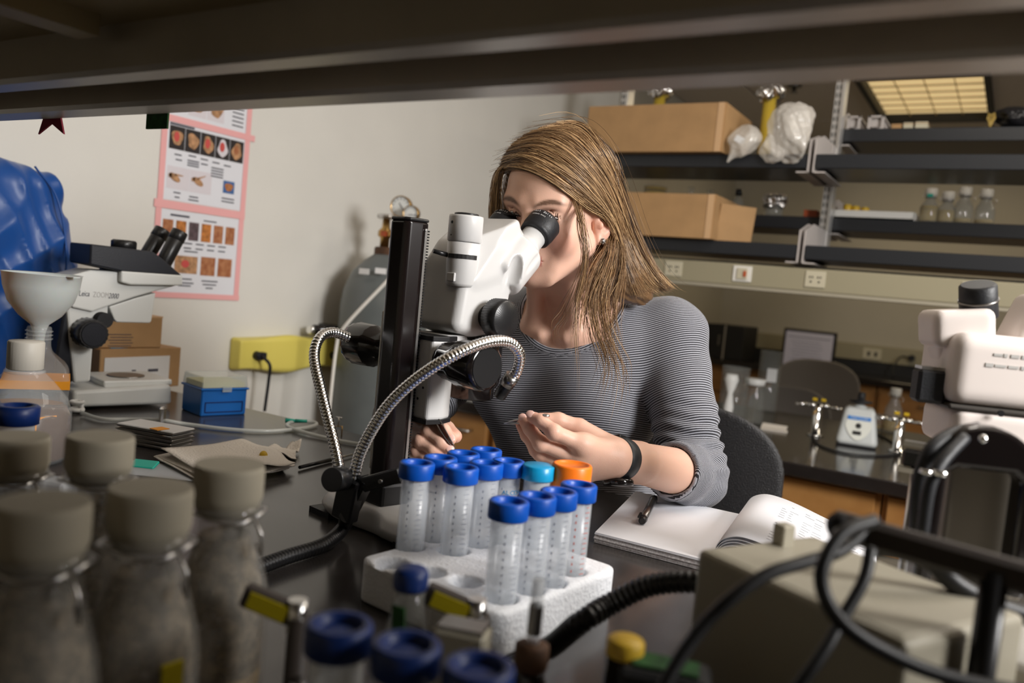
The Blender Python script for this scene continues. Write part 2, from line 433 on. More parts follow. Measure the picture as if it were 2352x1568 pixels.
# ================================================================ the room
BZ = .92          # near bench top
CZ = .80          # far island top
WX = -1.80        # left wall
def struct(name, mb, m, parent=None, **k):
    o = part(name, mb, m, parent, **k)
    if parent is None: o['kind'] = 'structure'
    return o
struct('floor', MB().box((.85, 1.9, -.05), (5.7, 9.2, .1)), 'floor_vinyl')
struct('wall_left', MB().box((WX-.05, .65, 1.25), (.1, 6.3, 2.6)), 'wall_paint')
struct('wall_left_far', MB().box((WX-.16, 5.1, 1.25), (.1, 2.6, 2.6)), 'wall_paint_dimmed')
struct('wall_back', MB().box((.85, 6.25, 1.25), (5.9, .1, 2.6)), 'wall_paint_dimmed')
struct('wall_right', MB().box((3.75, 1.9, 1.25), (.1, 8.8, 2.6)), 'wall_paint_dimmed')
struct('wall_front', MB().box((.85, -2.55, 1.25), (5.9, .1, 2.6)), 'wall_paint_dimmed')
ceil = struct('ceiling', MB().box((.85, 1.9, 2.53), (5.7, 9.2, .1)), 'ceiling_tile')
TX = [-1.44-.61, -1.44, -.83, -.26, .35]; TY = [3.33, 4.54, 5.54, 6.2]
for i in range(4):
    for j in range(3):
        if (i, j) == (2, 1): continue
        x0, x1, y0, y1 = TX[i]+.008, TX[i+1]-.008, TY[j]+.008, TY[j+1]-.008
        if i == 0: x0 = WX-.1
        part('ceiling_panel', MB().box(((x0+x1)/2, (y0+y1)/2, 2.465), (x1-x0, y1-y0, .03)), 'ceiling_tile', ceil)
t = thing('ceiling_light', 'yellowish recessed ceiling light divided into cells by louvre blades', 'ceiling light', (-.545, 5.04, 2.45))
part('frame', MB().box((0, .505, 0), (.60, .03, .05)).box((0, -.505, 0), (.60, .03, .05)).box((.29, 0, 0), (.03, 1.0, .05)).box((-.29, 0, 0), (.03, 1.0, .05)), 'black_matte', t)
part('diffuser', MB().box((0, 0, .03), (.56, .98, .006)), 'troffer_cell', t)
for k in range(1, 4): part('louver_blade', MB().box((-.28+.14*k, 0, .012), (.0035, .98, .008)), 'troffer_blade', t)
for k in range(1, 7): part('louver_blade', MB().box((0, -.49+.14*k, .012), (.56, .0035, .008)), 'troffer_blade', t)
sp = thing('ceiling_sprinkler', 'small dark sprinkler head hanging from the ceiling above the plastic bags', 'sprinkler', (*PZ(1825, 196, 2.45)[:2], 2.45))
part('escutcheon', MB().lathe([(.04, 0), (.035, -.012), (.012, -.014)]), 'dark_steel', sp)
part('nozzle', MB().lathe([(.010, -.01), (.010, -.035), (.022, -.037), (.022, -.040)]), 'dark_steel', sp)
struct('trim_1', MB().box((-1.0, 6.17, .985), (4.0, .05, .12), bev=.005), 'raceway')   # raceway along the far wall
struct('baseboard_back', MB().box((.85, 6.18, .05), (5.6, .03, .1)), 'toe_dark')

# ---- near bench (glossy black epoxy top on cabinets)
bt = tag(part('workbench', MB().box((.15, .10, BZ-.016), (3.86, 2.115, .032), bev=.004), 'epoxy'), 'glossy black bench top holding the white microscope and open notebook', 'bench top')
bc = thing('bench_cabinet', 'wooden base cabinet under the near black bench top', 'cabinet', (.15, .3, 0))
part('body', MB().box((0, 0, .49), (3.7, 1.3, .76)), 'oak', bc); part('kick_plate', MB().box((0, 0, .055), (3.6, 1.2, .11)), 'toe_dark', bc)

# ---- steel shelf over the near bench, seen from below
ns = thing('overhead_shelf', 'dark olive metal shelf overhead, seen from below across the top', 'shelf', (-.5, .2, 1.36))
RZ = rotm('Z', radians(-1.1))
part('shelf_board', MB().box((.10, -.06, .05), (3.5, .90, .012)), 'shelf_olive', ns)
part('front_rail', MB().box((.10, .318, .026), (3.5, .038, .052), RZ, bev=.004), 'rail_paint', ns)
part('inner_rail', MB().box((.10, .230, .026), (3.5, .030, .044), RZ, bev=.004), 'rail_paint', ns)
part('cross_rib', MB().box((-.17, .0, .037), (.03, .40, .02)), 'shelf_olive', ns)
part('rear_rail', MB().box((.10, -.49, .02), (3.5, .02, .052)), 'rail_paint', ns)
for x in (-1.27, 1.75): part('post', MB().box((x, -.1, -.19), (.04, .05, .5)), 'galv', ns)
gc = PY(362, 272, .56)
tag(part('green_card', MB().box((gc[0], gc[1], gc[2]+.012), (.036, .002, .046)), 'green_card'), 'small dark green card hanging below the overhead shelf beside the poster', 'card')
rs = PY(120, 284, .55); mb = MB(); pl = []
for k in range(10):
    a = 2*pi*k/10+.3; r_ = .03 if k % 2 == 0 else .012; pl.append((r_*cos(a)*1.5, r_*sin(a)))
mb.prism(pl, -.001, .001, np.array([[1, 0, 0], [0, 0, 1], [0, 1, 0]]).T, rs+np.array([0, 0, .012]))
tag(part('paper_star', mb, 'red_star'), 'dark red pointed paper star hanging from the overhead shelf at far left', 'decoration')

# ---- far island: counter, cabinets, raceway, shelving
tag(part('island_top', MB().box((-.39, 2.97, CZ-.02), (2.80, 1.16, .04), bev=.004), 'epoxy_dark'), 'glossy black counter of the island behind the seated person', 'counter')
x0 = -1.79; widths = [.26, .6375, .6375, .6375, .6]
for k, w in enumerate(widths):
    c = thing('base_cabinet', ['narrow oak base cabinet of the island at the left, behind the right-hand tweezers', 'oak base cabinet of the island hidden mostly behind the striped jersey', 'oak base cabinet of the island behind the black chair', 'oak base cabinet of the island right of the chair, behind the vortex mixer', 'oak base cabinet of the island at the far right edge'][k], 'cabinet', (x0+w/2, 2.72, 0), group='oak cabinets under the island counter')
    part('body', MB().box((0, .2, .43), (w-.004, .9, .66)), 'oak', c); part('kick_plate', MB().box((0, .2, .05), (w-.004, .8, .1)), 'toe_dark', c)
    d = part('drawer', MB().box((0, -.262, .675), (w-.03, .02, .145), bev=.003), 'oak', c)
    part('handle', MB().tube([(-.055, -.27, .69), (-.055, -.298, .69), (.055, -.298, .69), (.055, -.27, .69)], .005), 'steel', d)
    for sx in (-1, 1):
        dr = part('door', MB().box((sx*(w/4-.006), -.262, .34), (w/2-.022, .02, .50), bev=.003), 'oak', c)
        part('handle', MB().tube([(sx*.03, -.27, .5), (sx*.03, -.298, .5), (sx*.03, -.298, .58), (sx*.03, -.27, .58)], .004), 'steel', dr)
    x0 += w
rw = thing('power_raceway', 'beige metal power raceway with outlets under the island shelves', 'raceway', (-.5, 2.66, 1.322))
part('channel', MB().box((0, .03, 0), (1.9, .06, .072), bev=.004), 'raceway', rw)
part('lower_lip', MB().box((0, .035, -.040), (1.9, .07, .010)), 'beige_metal', rw)
part('support_panel', MB().box((0, .075, .015), (1.9, .02, .06)), 'toe_dark', rw)
for (u, kind) in ((1545, 0), (1704, 1), (1873, 0), (2240, 2)):
    xx = PY(u, 640, 2.66)[0]+.5
    pl_ = part('outlet_plate', MB().box((xx, -.002, .004), (.060, .004, .050), bev=.001), 'outlet' if kind != 1 else 'outlet_white', rw)
    if kind == 1:
        part('switch', MB().box((xx, -.006, .004), (.034, .004, .036), bev=.001), 'outlet', pl_); part('indicator', MB().box((xx+.010, -.009, .004), (.009, .004, .018)), 'red_socket', pl_)
    elif kind == 0:
        s_ = MB()
        for sx in (-.012, .012):
            s_.box((xx+sx-.004, -.0045, .010), (.003, .002, .006)).box((xx+sx+.004, -.0045, .010), (.003, .002, .006)).box((xx+sx, -.0045, -.004), (.005, .002, .005))
        part('socket_slots', s_, 'slot_dark', pl_)
su = thing('shelving_unit', 'open double-sided steel shelving with black shelves on the island', 'shelving', (-.59, 2.95, CZ))
def upright(x, z0, z1):
    u_ = part('upright', MB().box((x, 0, (z0+z1)/2-CZ), (.022, .045, z1-z0)).box((x+.016, -.005, (z0+z1)/2-CZ), (.010, .055, z1-z0)), 'galv', su)
    s_ = MB(); z = z0+.03
    while z < z1-.02:
        for dx in (-.005, .005): s_.box((x+dx, -.0235, z-CZ), (.0035, .002, .014))
        z += .026
    part('slots', s_, 'slot_dark', u_); part('slots', MB().box((x+.016, -.033, (z0+z1)/2-CZ), (.003, .002, z1-z0-.01)), 'chrome', u_)
for x in (-.78, .78): upright(x, CZ, 2.12)
upright(0, 1.375, 2.12)
def shelf(x0, x1, z, side, th=.043):
    y0, y1 = (-.30, -.02) if side < 0 else (.03, .30)
    s_ = part('shelf', MB().box(((x0+x1)/2, (y0+y1)/2, z-CZ-th/2), (x1-x0, y1-y0, th), bev=.002), 'shelf_black', su)
    for x in (x0, x1):
        h_ = .075; sg = -1 if x == x0 else 1
        pts = [(y0-.004, z-CZ-th-.012), (y1, z-CZ-th-.012), (y1, z-CZ+h_), (y0+.10, z-CZ+h_), (y0-.004, z-CZ+h_-.03 if side < 0 else z-CZ+.01)]
        Rm = np.array([[0, 0, 1], [1, 0, 0], [0, 1, 0]], float)
        mb_ = MB().prism(pts, -.0018, .0018, Rm, (x+sg*.004, 0, 0)); mb_.box((x-sg*.014, (y0+y1)/2, z-CZ-th-.012), (.034, y1-y0, .004))
        part('bracket', mb_, 'steel_paint', s_)
for (a, b) in ((-.765, -.012), (.012, .765)):
    shelf(a, b, 1.706, -1); shelf(a, b, 1.428, -1); shelf(a, b, 1.552, 1)
shelf(.012, .765, 1.851, 1)
SU = lambda: None

# ---- boxes and ware on the island shelves
def cardboard(name, label, u0, v0, u1, v1, vb, z, flap=False):
    a = PY(u0, v0, 2.61); b = PY(u1, v1, 2.61); hgt = a[2]-z
    w = b[0]-a[0]; o = thing(name, label, 'box', ((a[0]+b[0])/2, 2.61, z), group='brown boxes on the island shelves')
    t_ = .005; d = .30; m_ = MB().box((0, 0, hgt/2), (w, t_, hgt)).box((0, d, hgt/2), (w, t_, hgt)).box((-w/2, d/2, hgt/2), (t_, d, hgt)).box((w/2, d/2, hgt/2), (t_, d, hgt)).box((0, d/2, .003), (w, d, .006))
    part('carton', m_, 'cardboard', o); part('corner_fold', MB().box((w/2-.012, -.0035, hgt/2), (.020, .002, hgt)), 'cardboard_edge', o)
    if flap: part('flap', MB().box((w/2+.045, .10, hgt*.42), (.005, .13, hgt*.86), rotm('Z', -.75)@rotm('Y', .12)), 'cardboard', o)
    else: part('top_panel', MB().box((0, d/2, hgt-.004), (w, d, .005)), 'cardboard', o)
    return o
cardboard('cardboard_box', 'large flat brown cardboard box on the upper left shelf', 1355, 245, 1668, 234, 348, 1.706)
cardboard('cardboard_box', 'brown cardboard box with an open side flap on the lower shelf', 1395, 440, 1645, 438, 548, 1.428, True)

def sdf_bag(name, label, c, r, seed, m='bag', cat='bag', group=None, tie=None, parent=None):
    rr = np.random.default_rng(seed); D_ = rr.normal(size=(9, 3)); D_ /= np.linalg.norm(D_, axis=1)[:, None]; off = rr.uniform(.62, .95, 9)
    r = np.array(r)
    def fn(p):
        q = p/r; d = np.linalg.norm(q, axis=1)-1
        for k in range(9): d = smax(d, q@D_[k]-off[k], .12)
        d = d+.035*np.sin(q@D_[0]*11+q@D_[1]*7)*np.sin(q@D_[2]*9+1)+.02*np.sin(q@D_[3]*19)*np.sin(q@D_[4]*23)
        d = d*r.min()
        if tie is not None: d = smin(d, rc(p, tie[0], tie[1], .018, .004), .012)
        return d
    o = sdf_part(name, fn, -r*1.3-.03, r*1.3+.03, min(r)/14, m, parent); o.location = [float(x) for x in c]
    if parent is None: tag(o, label, cat, group)
    return o
def at_shelf(u, v, y): return PY(u, v, y)
c = PY(1817, 305, 2.62); sdf_bag('plastic_bag', 'largest crumpled clear plastic bag hanging over the upper shelf edge', (c[0], 2.62, c[2]), (.080, .055, .096), 3, group='clear bags on the upper shelf', tie=((.01, 0, .03), (-.02, 0, .09)))
c = PY(1708, 325, 2.62); b_ = sdf_bag('plastic_bag', 'small clear plastic bag with a white paper label, leftmost of the bags', (c[0], 2.625, c[2]), (.056, .036, .056), 5, group='clear bags on the upper shelf', tie=((-.02, 0, -.02), (-.045, 0, -.062)))
part('paper_label', MB().box((-.004, -.034, .0), (.034, .002, .02), rotm('Y', .45), bev=.0005), 'label_white', b_)
c = PY(1768, 332, 2.58); sdf_bag('plastic_bag', 'middle crumpled plastic bag between the other two bags', (c[0], 2.625, c[2]), (.048, .036, .048), 8, group='clear bags on the upper shelf')

def foil_cylinder(label, u, v, y, zb, r):
    c = PY(u, v, y); o = thing('graduated_cylinder', label, 'cylinder', (c[0], y, zb), group='amber cylinders capped with foil')
    H = c[2]-zb
    part('tube', MB().lathe([(r*1.7, 0), (r*1.7, .008), (r, .012), (r, H-.01)]), 'amber_glass', o)
    def fn(p):
        d = ell(p, (0, 0, H), (r*1.9, r*1.9, .035)); a = np.arctan2(p[:, 1], p[:, 0])
        return d+.006*np.sin(a*6+p[:, 2]*90)+.004*np.sin(a*11)*np.sin(p[:, 2]*140)
    v_, q_ = surface(lambda p: np.maximum(fn(p), -(p[:, 2]-H+.024+.01*np.sin(3*np.arctan2(p[:, 1], p[:, 0])))), (-r*3, -r*3, H-.06), (r*3, r*3, H+.06), .003)
    link_mesh('foil_cap', fast_mesh('foil_cap', v_, q_), 'foil', o)
foil_cylinder('foil-capped amber cylinder standing behind the upper cardboard box', 1517, 212, 3.0, 1.706, .022)
foil_cylinder('foil-capped amber cylinder standing behind the largest clear bag', 1770, 215, 2.86, 1.706, .022)
def rack(label, u0, u1):
    a = PY(u0, 290, 3.0); b = PY(u1, 290, 3.0); w = b[0]-a[0]; o = thing('slotted_rack', label, 'rack', ((a[0]+b[0])/2, 3.06, 1.851), group='slotted racks on the top shelf')
    H = .046
    part('end_frame', MB().box((-w/2+.005, -.06, H/2), (.008, .006, H)).box((w/2-.005, -.06, H/2), (.008, .006, H)).box((0, -.06, H-.003), (w, .006, .006)), 'steel_paint', o)
    for sx in (-1, 1): part('rail', MB().box((sx*(w/2-.004), .02, H-.004), (.005, .16, .006)).box((sx*(w/2-.004), .02, .004), (.005, .16, .006)), 'steel_paint', o)
    for k in range(6): part('slat', MB().box((0, -.045+.024*k, H*.55), (w-.012, .003, H*.6)), 'steel_paint', o)
rack('slotted metal rack on the top shelf, next to the steel upright', 1944, 1976); rack('slotted metal rack on the top shelf, right-hand one of the pair', 1992, 2030)
for (u0, u1, h_, m_, l_) in ((2046, 2072, .018, 'cardboard', 'small brown carton with a torn corner beside the slotted racks'), (2073, 2098, .022, 'outlet', 'small pale speckled box on the top shelf, left of its twin'), (2100, 2132, .024, 'outlet', 'small pale speckled box on the top shelf, right of its twin')):
    a = PY(u0, 290, 3.0)[0]; b = PY(u1, 290, 3.0)[0]; o = thing('small_carton', l_, 'box', ((a+b)/2, 3.05, 1.851), group='small boxes on the top shelf')
    part('carton', MB().box((0, 0, h_/2), (b-a-.004, .1, h_), bev=.001), m_, o); part('lid_seam', MB().box((0, -.001, h_*.8), (b-a-.002, .1, .002)), 'cardboard', o)
c = PY(2325, 262, 3.0); sdf_bag('bin_bag', 'crumpled black bin bag at the right end of the top shelf', (c[0]+.02, 3.03, 1.851+.032), (.085, .06, .04), 11, 'bag_black')
c = PY(2276, 272, 2.99); mb = MB()
for k in range(14):
    a = k*.45; mb.tube(spline([(0, 0, 0), (.006*cos(a), .004*sin(a), .016), (.012*cos(a+1), .006, .032), (.010*cos(a), .0, .044+.004*sin(k))], 4), .0012, 4)
o = part('straw_tuft', mb, 'amber_liquid'); o.location = (c[0], 3.0, 1.851); tag(o, 'small tuft of tan straw beside the black bin bag', 'straw')

# milk bottle with a white stopper: shared by every bottle of this kind
def bottle(label, loc, content=None, cat='bottle', group=None, lid='white_cap', film=False, H=.125, r=.030, yellow=None, capr=.0215):
    o = thing('stoppered_bottle', label, cat, loc, group=group); nk = capr*.86
    outer = [(r*.9, 0), (r, .006), (r, H*.52), (r*.93, H*.62), (nk*1.12, H*.82), (nk, H*.88), (nk, H*.94), (nk*1.18, H*.95), (nk*1.18, H*.98), (nk, H)]
    inner = [(nk-.0025, H), (nk-.0025, H*.86), (r*.93-.003, H*.61), (r-.003, H*.52), (r-.003, .01), (r*.8, .006)]
    part('glass_body', MB().lathe(outer+inner, n=40, cap=True), 'bottle_glass' if film else 'glass_thin', o)
    part('stopper', MB().lathe([(capr*.8, H-.008), (capr*.98, H+.002), (capr, H+.004), (capr, H+.020), (capr*.96, H+.024)], n=32), lid, o)
    part('wire_bail', MB().tube([(nk*1.3*cos(a), nk*1.3*sin(a), H*.955+.002*sin(3*a)) for a in np.linspace(0, 2*pi, 25)], .0011, 6).tube([(nk*1.35, 0, H*.955), (nk*1.75, 0, H*.9), (nk*1.7, .002, H*.8), (nk*1.3, .004, H*.84)], .0011, 6).tube([(-nk*1.3, 0, H*.955), (-nk*1.5, 0, H*.99), (-nk*.9, 0, H+.015)], .0011, 6), 'steel', o)
    if film:
        part('culture_film', MB().lathe([(r-.0036, .012), (r-.0036, H*.52), (r*.93-.0036, H*.61), (nk-.003, H*.85)], n=40, cap=False), 'culture_film', o)
        part('food', MB().lathe([(r*.82, .0065), (r-.0034, .010), (r-.0034, .034), (r*.5, .037)], n=32), 'food', o)
    elif content: part('liquid', MB().lathe([(r*.80, .0065), (r-.0034, .010), (r-.0034, H*content), (.001, H*content+.001)], n=32), 'amber_liquid', o)
    if yellow: part('tape_strip', MB().box((r*.99*cos(yellow), r*.99*sin(yellow), H*.45), (.012, .002, .035), rotm('Z', yellow+pi/2)), 'tape_yellow', o)
    return o
bl = ['white-stoppered bottle with a green mark, leftmost of four on the shelf', 'lowest of the four stoppered bottles, with amber liquid, second from left', 'tallest clear stoppered bottle, third of four on the shelf', 'clear stoppered bottle, rightmost of four on the shelf']
for k, (u, vt, ct) in enumerate(((2141, 433, .62), (2180, 441, .55), (2220, 430, .2), (2269, 435, .2))):
    c = PY(u, vt, 3.05); o = bottle(bl[k], (c[0], 3.05, 1.552), ct, H=c[2]-1.552-.024, r=.0305, group='stoppered bottles on the island shelf', capr=.019)
    if k == 0: part('green_tape', MB().box((0, -.031, .088), (.018, .002, .010)), 'teal', o)
# tray with yellow caps
a = PY(1915, 492, 2.99); b = PY(2100, 492, 2.99); o = thing('white_tray', 'long white tray under the yellow caps on the rear shelf', 'tray', ((a[0]+b[0])/2, 3.06, 1.552))
part('tray', MB().box((0, 0, .003), (b[0]-a[0], .14, .006)).box((0, -.068, .014), (b[0]-a[0], .004, .028)).box((0, .068, .014), (b[0]-a[0], .004, .028)).box((-(b[0]-a[0])/2, 0, .014), (.004, .14, .028)).box(((b[0]-a[0])/2, 0, .014), (.004, .14, .028)), 'outlet_white', o)
for k, u in enumerate((1946, 1964, 1985)):
    c = PY(u, 480, 3.02); q = thing('yellow_bung', ['yellow rubber bung in the white tray, nearest the steel upright', 'yellow rubber bung in the middle of the row in the white tray', 'yellow rubber bung in the white tray, farthest from the steel upright'][k], 'bung', (c[0], 3.02+.008*k, 1.558), group='yellow bungs in the tray', rot=(.0, .0, k*.5))
    part('bung', MB().lathe([(.009, 0), (.011, .002), (.014, .040-.003*k), (.012, .044-.003*k)]), 'cap_yellow', q); part('top_ring', MB().lathe([(.006, .043-.003*k), (.006, .046-.003*k)]), 'tips_yellow', q)
c = PY(1776, 492, 3.02); o = thing('foil_beaker', 'glass beaker with a crumpled foil cover on the lower rear shelf', 'beaker', (c[0], 3.02, 1.552))
part('beaker', MB().lathe([(.030, 0), (.032, .004), (.033, .06), (.031, .06), (.030, .006), (.001, .005)], n=28), 'glass_thin', o)
v_, q_ = surface(lambda p: np.maximum(np.abs(cylz(p, (0, 0, .030), (0, 0, .078), .038, .008)+.003*np.sin(np.arctan2(p[:, 1], p[:, 0])*9+p[:, 2]*60)+.002*np.sin(p[:, 2]*180))-.0012, .034-p[:, 2]+.006*np.sin(5*np.arctan2(p[:, 1], p[:, 0]))), (-.05, -.05, .02), (.05, .05, .09), .0018)
link_mesh('foil_cover', fast_mesh('foil_cover', v_, q_), 'foil', o)
c = PY(1698, 435, 3.0); o = thing('dropper_bottle', 'small clear bottle with a black cap behind the lower cardboard box', 'bottle', (c[0], 3.0, 1.552))
part('bottle_body', MB().lathe([(.02, 0), (.021, .004), (.021, .05), (.009, .062), (.009, .07)]), 'glass_thin', o); part('cap', MB().lathe([(.012, .068), (.012, c[2]-1.552)]), 'black_plastic', o)
c = PY(1865, 488, 3.02); o = thing('red_carton', 'small red carton on the rear shelf left of the upright', 'box', (c[0], 3.02, 1.552))
part('carton', MB().box((0, 0, .011), (.045, .05, .022), bev=.002), 'red_socket', o); part('lid', MB().box((0, 0, .023), (.047, .052, .004), bev=.001), 'red_socket', o)
# stack of petri dishes and glassware behind the lower box
pc = PY(1505, 440, 3.02)
for k in range(6):
    q = thing('petri_dish', ['lowest', 'second lowest', 'third from the bottom', 'third from the top', 'second from the top', 'topmost'][k]+' amber petri dish in the stack behind the lower cardboard box', 'dish', (pc[0], 3.02, 1.552+.0165*k), group='petri dishes stacked on the rear shelf')
    part('dish', MB().lathe([(.044, 0), (.044, .011), (.042, .011), (.042, .002)]), 'amber_liquid', q); part('lid', MB().lathe([(.046, .007), (.046, .015), (.045, .0155)]), 'glass_thin', q)
for k, u in enumerate((1590, 1622)):
    c = PY(u, 415, 3.02); q = thing('clear_flask', ['clear conical flask behind the lower box, nearer the dish stack', 'clear conical flask behind the lower box, nearer its flap'][k], 'flask', (c[0], 3.02+.06*k, 1.552), group='clear flasks on the rear shelf')
    part('flask', MB().lathe([(.032, 0), (.034, .004), (.012, .062), (.012, .095), (.015, .098)]), 'glass_thin', q); part('label_patch', MB().box((0, -.026, .03), (.02, .002, .014), rotm('X', -.35)), 'tips_yellow', q)

# ---- counter of the island
def glass_jar(label, u, v, yy, r, H, tall=False, lid=None, cat='jar', paper=False, loc=None):
    c = PZ(u, v, CZ); o = thing('glass_jar', label, cat, (c[0], c[1], CZ), group='glass jars on the island counter')
    if tall: part('jar_body', MB().lathe([(r*.96, 0), (r, .005), (r, H), (r-.003, H), (r-.003, .008), (.001, .006)], n=32), 'glass_thin', o)
    else: part('jar_body', MB().lathe([(r*.94, 0), (r, .008), (r, H*.62), (r*.74, H*.8), (r*.74, H*.86)], n=32), 'glass_thin', o)
    if tall: part('rim', torus_ring(MB(), (0, 0, H), r, .0022), 'glass_thin', o)
    if lid: part('lid', MB().lathe([(r*.8, H*.86), (r*.82, H*.90), (r*.9, H*.99), (r*.86, H)], n=32), lid, o)
    if paper: part('paper_label', MB().box((r*.45, -r*.9, H*.62), (r*.9, .002, H*.22), rotm('Z', .45)), 'label_white', o)
    return o
glass_jar('wide open glass jar holding a white cloth, nearest the striped sleeve', 1678, 968, 0, .050, .20, True)
o = bpy.data.objects[-1] if False else None
c = PZ(1672, 972, CZ); q = part('white_cloth', MB().lathe([(.012, 0), (.018, .05), (.010, .10), (.026, .15), (.020, .17)], n=12), 'white_plastic'); q.location = (c[0]-.005, c[1], CZ+.008); tag(q, 'bunched white cloth standing inside the wide open jar', 'cloth')
glass_jar('squat glass jar with a white lid in front of the taller jars', 1724, 972, 0, .042, .165, False, 'white_plastic')
glass_jar('tallest open glass jar with a white paper label', 1757, 945, 0, .044, .25, True, paper=True)
c = PZ(1778, 988, CZ); o = thing('folded_paper', 'folded tan paper slips lying beside the glass jars', 'paper', (c[0], c[1], CZ+.002))
part('slip', MB().box((0, 0, 0), (.09, .04, .003), rotm('Z', .2)), 'towel', o); part('slip', MB().box((-.005, .02, .009), (.085, .04, .003), rotm('Z', .1)@rotm('X', .2)), 'towel', o)
def gas_tap(label, u, v, rz, H=.115):
    c = PZ(u, v, CZ); o = thing('gas_tap', label, 'tap', (c[0], c[1], CZ), rz, group='laboratory gas taps on the island counter')
    part('column', MB().lathe([(.028, 0), (.026, .006), (.0155, .010), (.0155, H*.72), (.013, H*.8), (.013, H)], n=20), 'chrome', o)
    for s_ in (-1, 1):
        n_ = part('nozzle', MB().cyl((s_*.008, 0, H*.92), (s_*.035, 0, H*.92), .008, .007, 12).cyl((s_*.035, 0, H*.92), (s_*.075, -.01, H*.90), .0062, .0052, 12), 'chrome', o)
        part('lever', MB().box((s_*.014, -.004, H*1.10), (.016, .008, .010), bev=.002), 'gas_yellow', n_)
    part('spindle', MB().cyl((0, -.012, H*.9), (-.012, -.036, H*.66), .0045, .003, 8), 'brass', o)
gas_tap('chrome gas tap with yellow levers, left of the vortex mixer', 1872, 1000, .15); gas_tap('chrome gas tap standing just right of the vortex mixer', 2060, 1038, .1); gas_tap('chrome gas tap partly hidden behind the black arched handle', 2172, 1050, .3)
# vortex mixer
c = PZ(1960, 1024, CZ); vm = thing('vortex_mixer', 'pale grey vortex mixer with an oval control panel on the island', 'mixer', (c[0], c[1]+.05, CZ), radians(9))
def vfn(p):
    k = np.clip(p[:, 2]/.125, 0, 1); q = p.copy(); s_ = 1-.30*k; q[:, 0] /= s_; q[:, 1] /= (1-.34*k)
    return rbox(q, (0, 0, .064), (.066, .070, .062), .018)*.7
sdf_part('housing', vfn, (-.08, -.085, -.004), (.08, .085, .135), .0035, 'vortex_grey', vm)
tl = math.atan2(.34*.070, .125); Rv = np.array([[1, 0, 0], [0, sin(tl), -cos(tl)], [0, cos(tl), sin(tl)]]).T  # columns x, up-slope, normal
Rv = np.stack([[1, 0, 0], [0, sin(tl), cos(tl)], [0, -cos(tl), sin(tl)]], 1)
pc_ = np.array([0, -.0595, .066])
ol = [(.040*cos(a)*(1 if sin(a) > 0 else 1-.25*abs(sin(a))), .046*sin(a)+.002) for a in np.linspace(0, 2*pi, 28, endpoint=False)]; ol = [(x*1.0, min(y, .036)) for x, y in ol]
pn = part('control_panel', MB().prism(ol, 0, .0018, Rv, pc_), 'vortex_panel', vm)
part('brand_stripe', MB().box(pc_+Rv@np.array([0, .028, .0025]), (.070, .012, .001), Rv), 'label_blue', pn)
text('brand_lettering', 'Fisher Scientific', .0085, 'label_white', pn, pc_+Rv@np.array([-.025, .0255, .0032]), Rv, .0002)
part('speed_dial', MB().lathe([(.0085, 0), (.0085, .003), (.006, .007), (.001, .0075)], pc_+Rv@np.array([0, .004, .002]), Rv, 18), 'black_plastic', vm)
part('rocker_switch', MB().box(pc_+Rv@np.array([-.003, -.020, .003]), (.026, .012, .004), Rv, bev=.001), 'black_plastic', vm)
part('neck', MB().lathe([(.022, .122), (.020, .130), (.010, .134), (.010, .150)]), 'vortex_grey', vm)
part('cup_platform', MB().lathe([(.008, .135), (.036, .143), (.036, .147), (.012, .150), (.012, .170), (.009, .176)]), 'black_rubber', vm)
q = part('foot_plate', MB().box((0, 0, .003), (.12, .128, .006), bev=.002), 'black_rubber', vm)
mb = MB().tube(spline([PZ(1866, 998, CZ+.004), PZ(1880, 1020, CZ+.004), PZ(1930, 1038, CZ+.004), PZ(2000, 1046, CZ+.004), PZ(2066, 1040, CZ+.004), PZ(2050, 1015, CZ+.004), PZ(2012, 995, CZ+.004)], 8), .0035, 8)
tag(part('power_cord', mb, 'black_rubber', vm, world=True), 'black power cord curling round the housing')
c = PZ(2046, 992, CZ); bottle('stoppered bottle with a clear base standing behind the second gas tap', (c[0], c[1], CZ), .3, H=.145, r=.034, group=None, capr=.020)
c = PZ(2014, 985, CZ); o = thing('glass_block', 'small rectangular clear staining dish beside the stoppered bottle', 'dish', (c[0], c[1], CZ)); part('dish', MB().box((0, 0, .003), (.04, .05, .006)).box((-.019, 0, .03), (.002, .05, .06)).box((.019, 0, .03), (.002, .05, .06)).box((0, -.024, .03), (.04, .002, .06)).box((0, .024, .03), (.04, .002, .06)), 'glass_thin', o); part('water', MB().box((0, 0, .012), (.036, .046, .012)), 'amber_liquid', o)

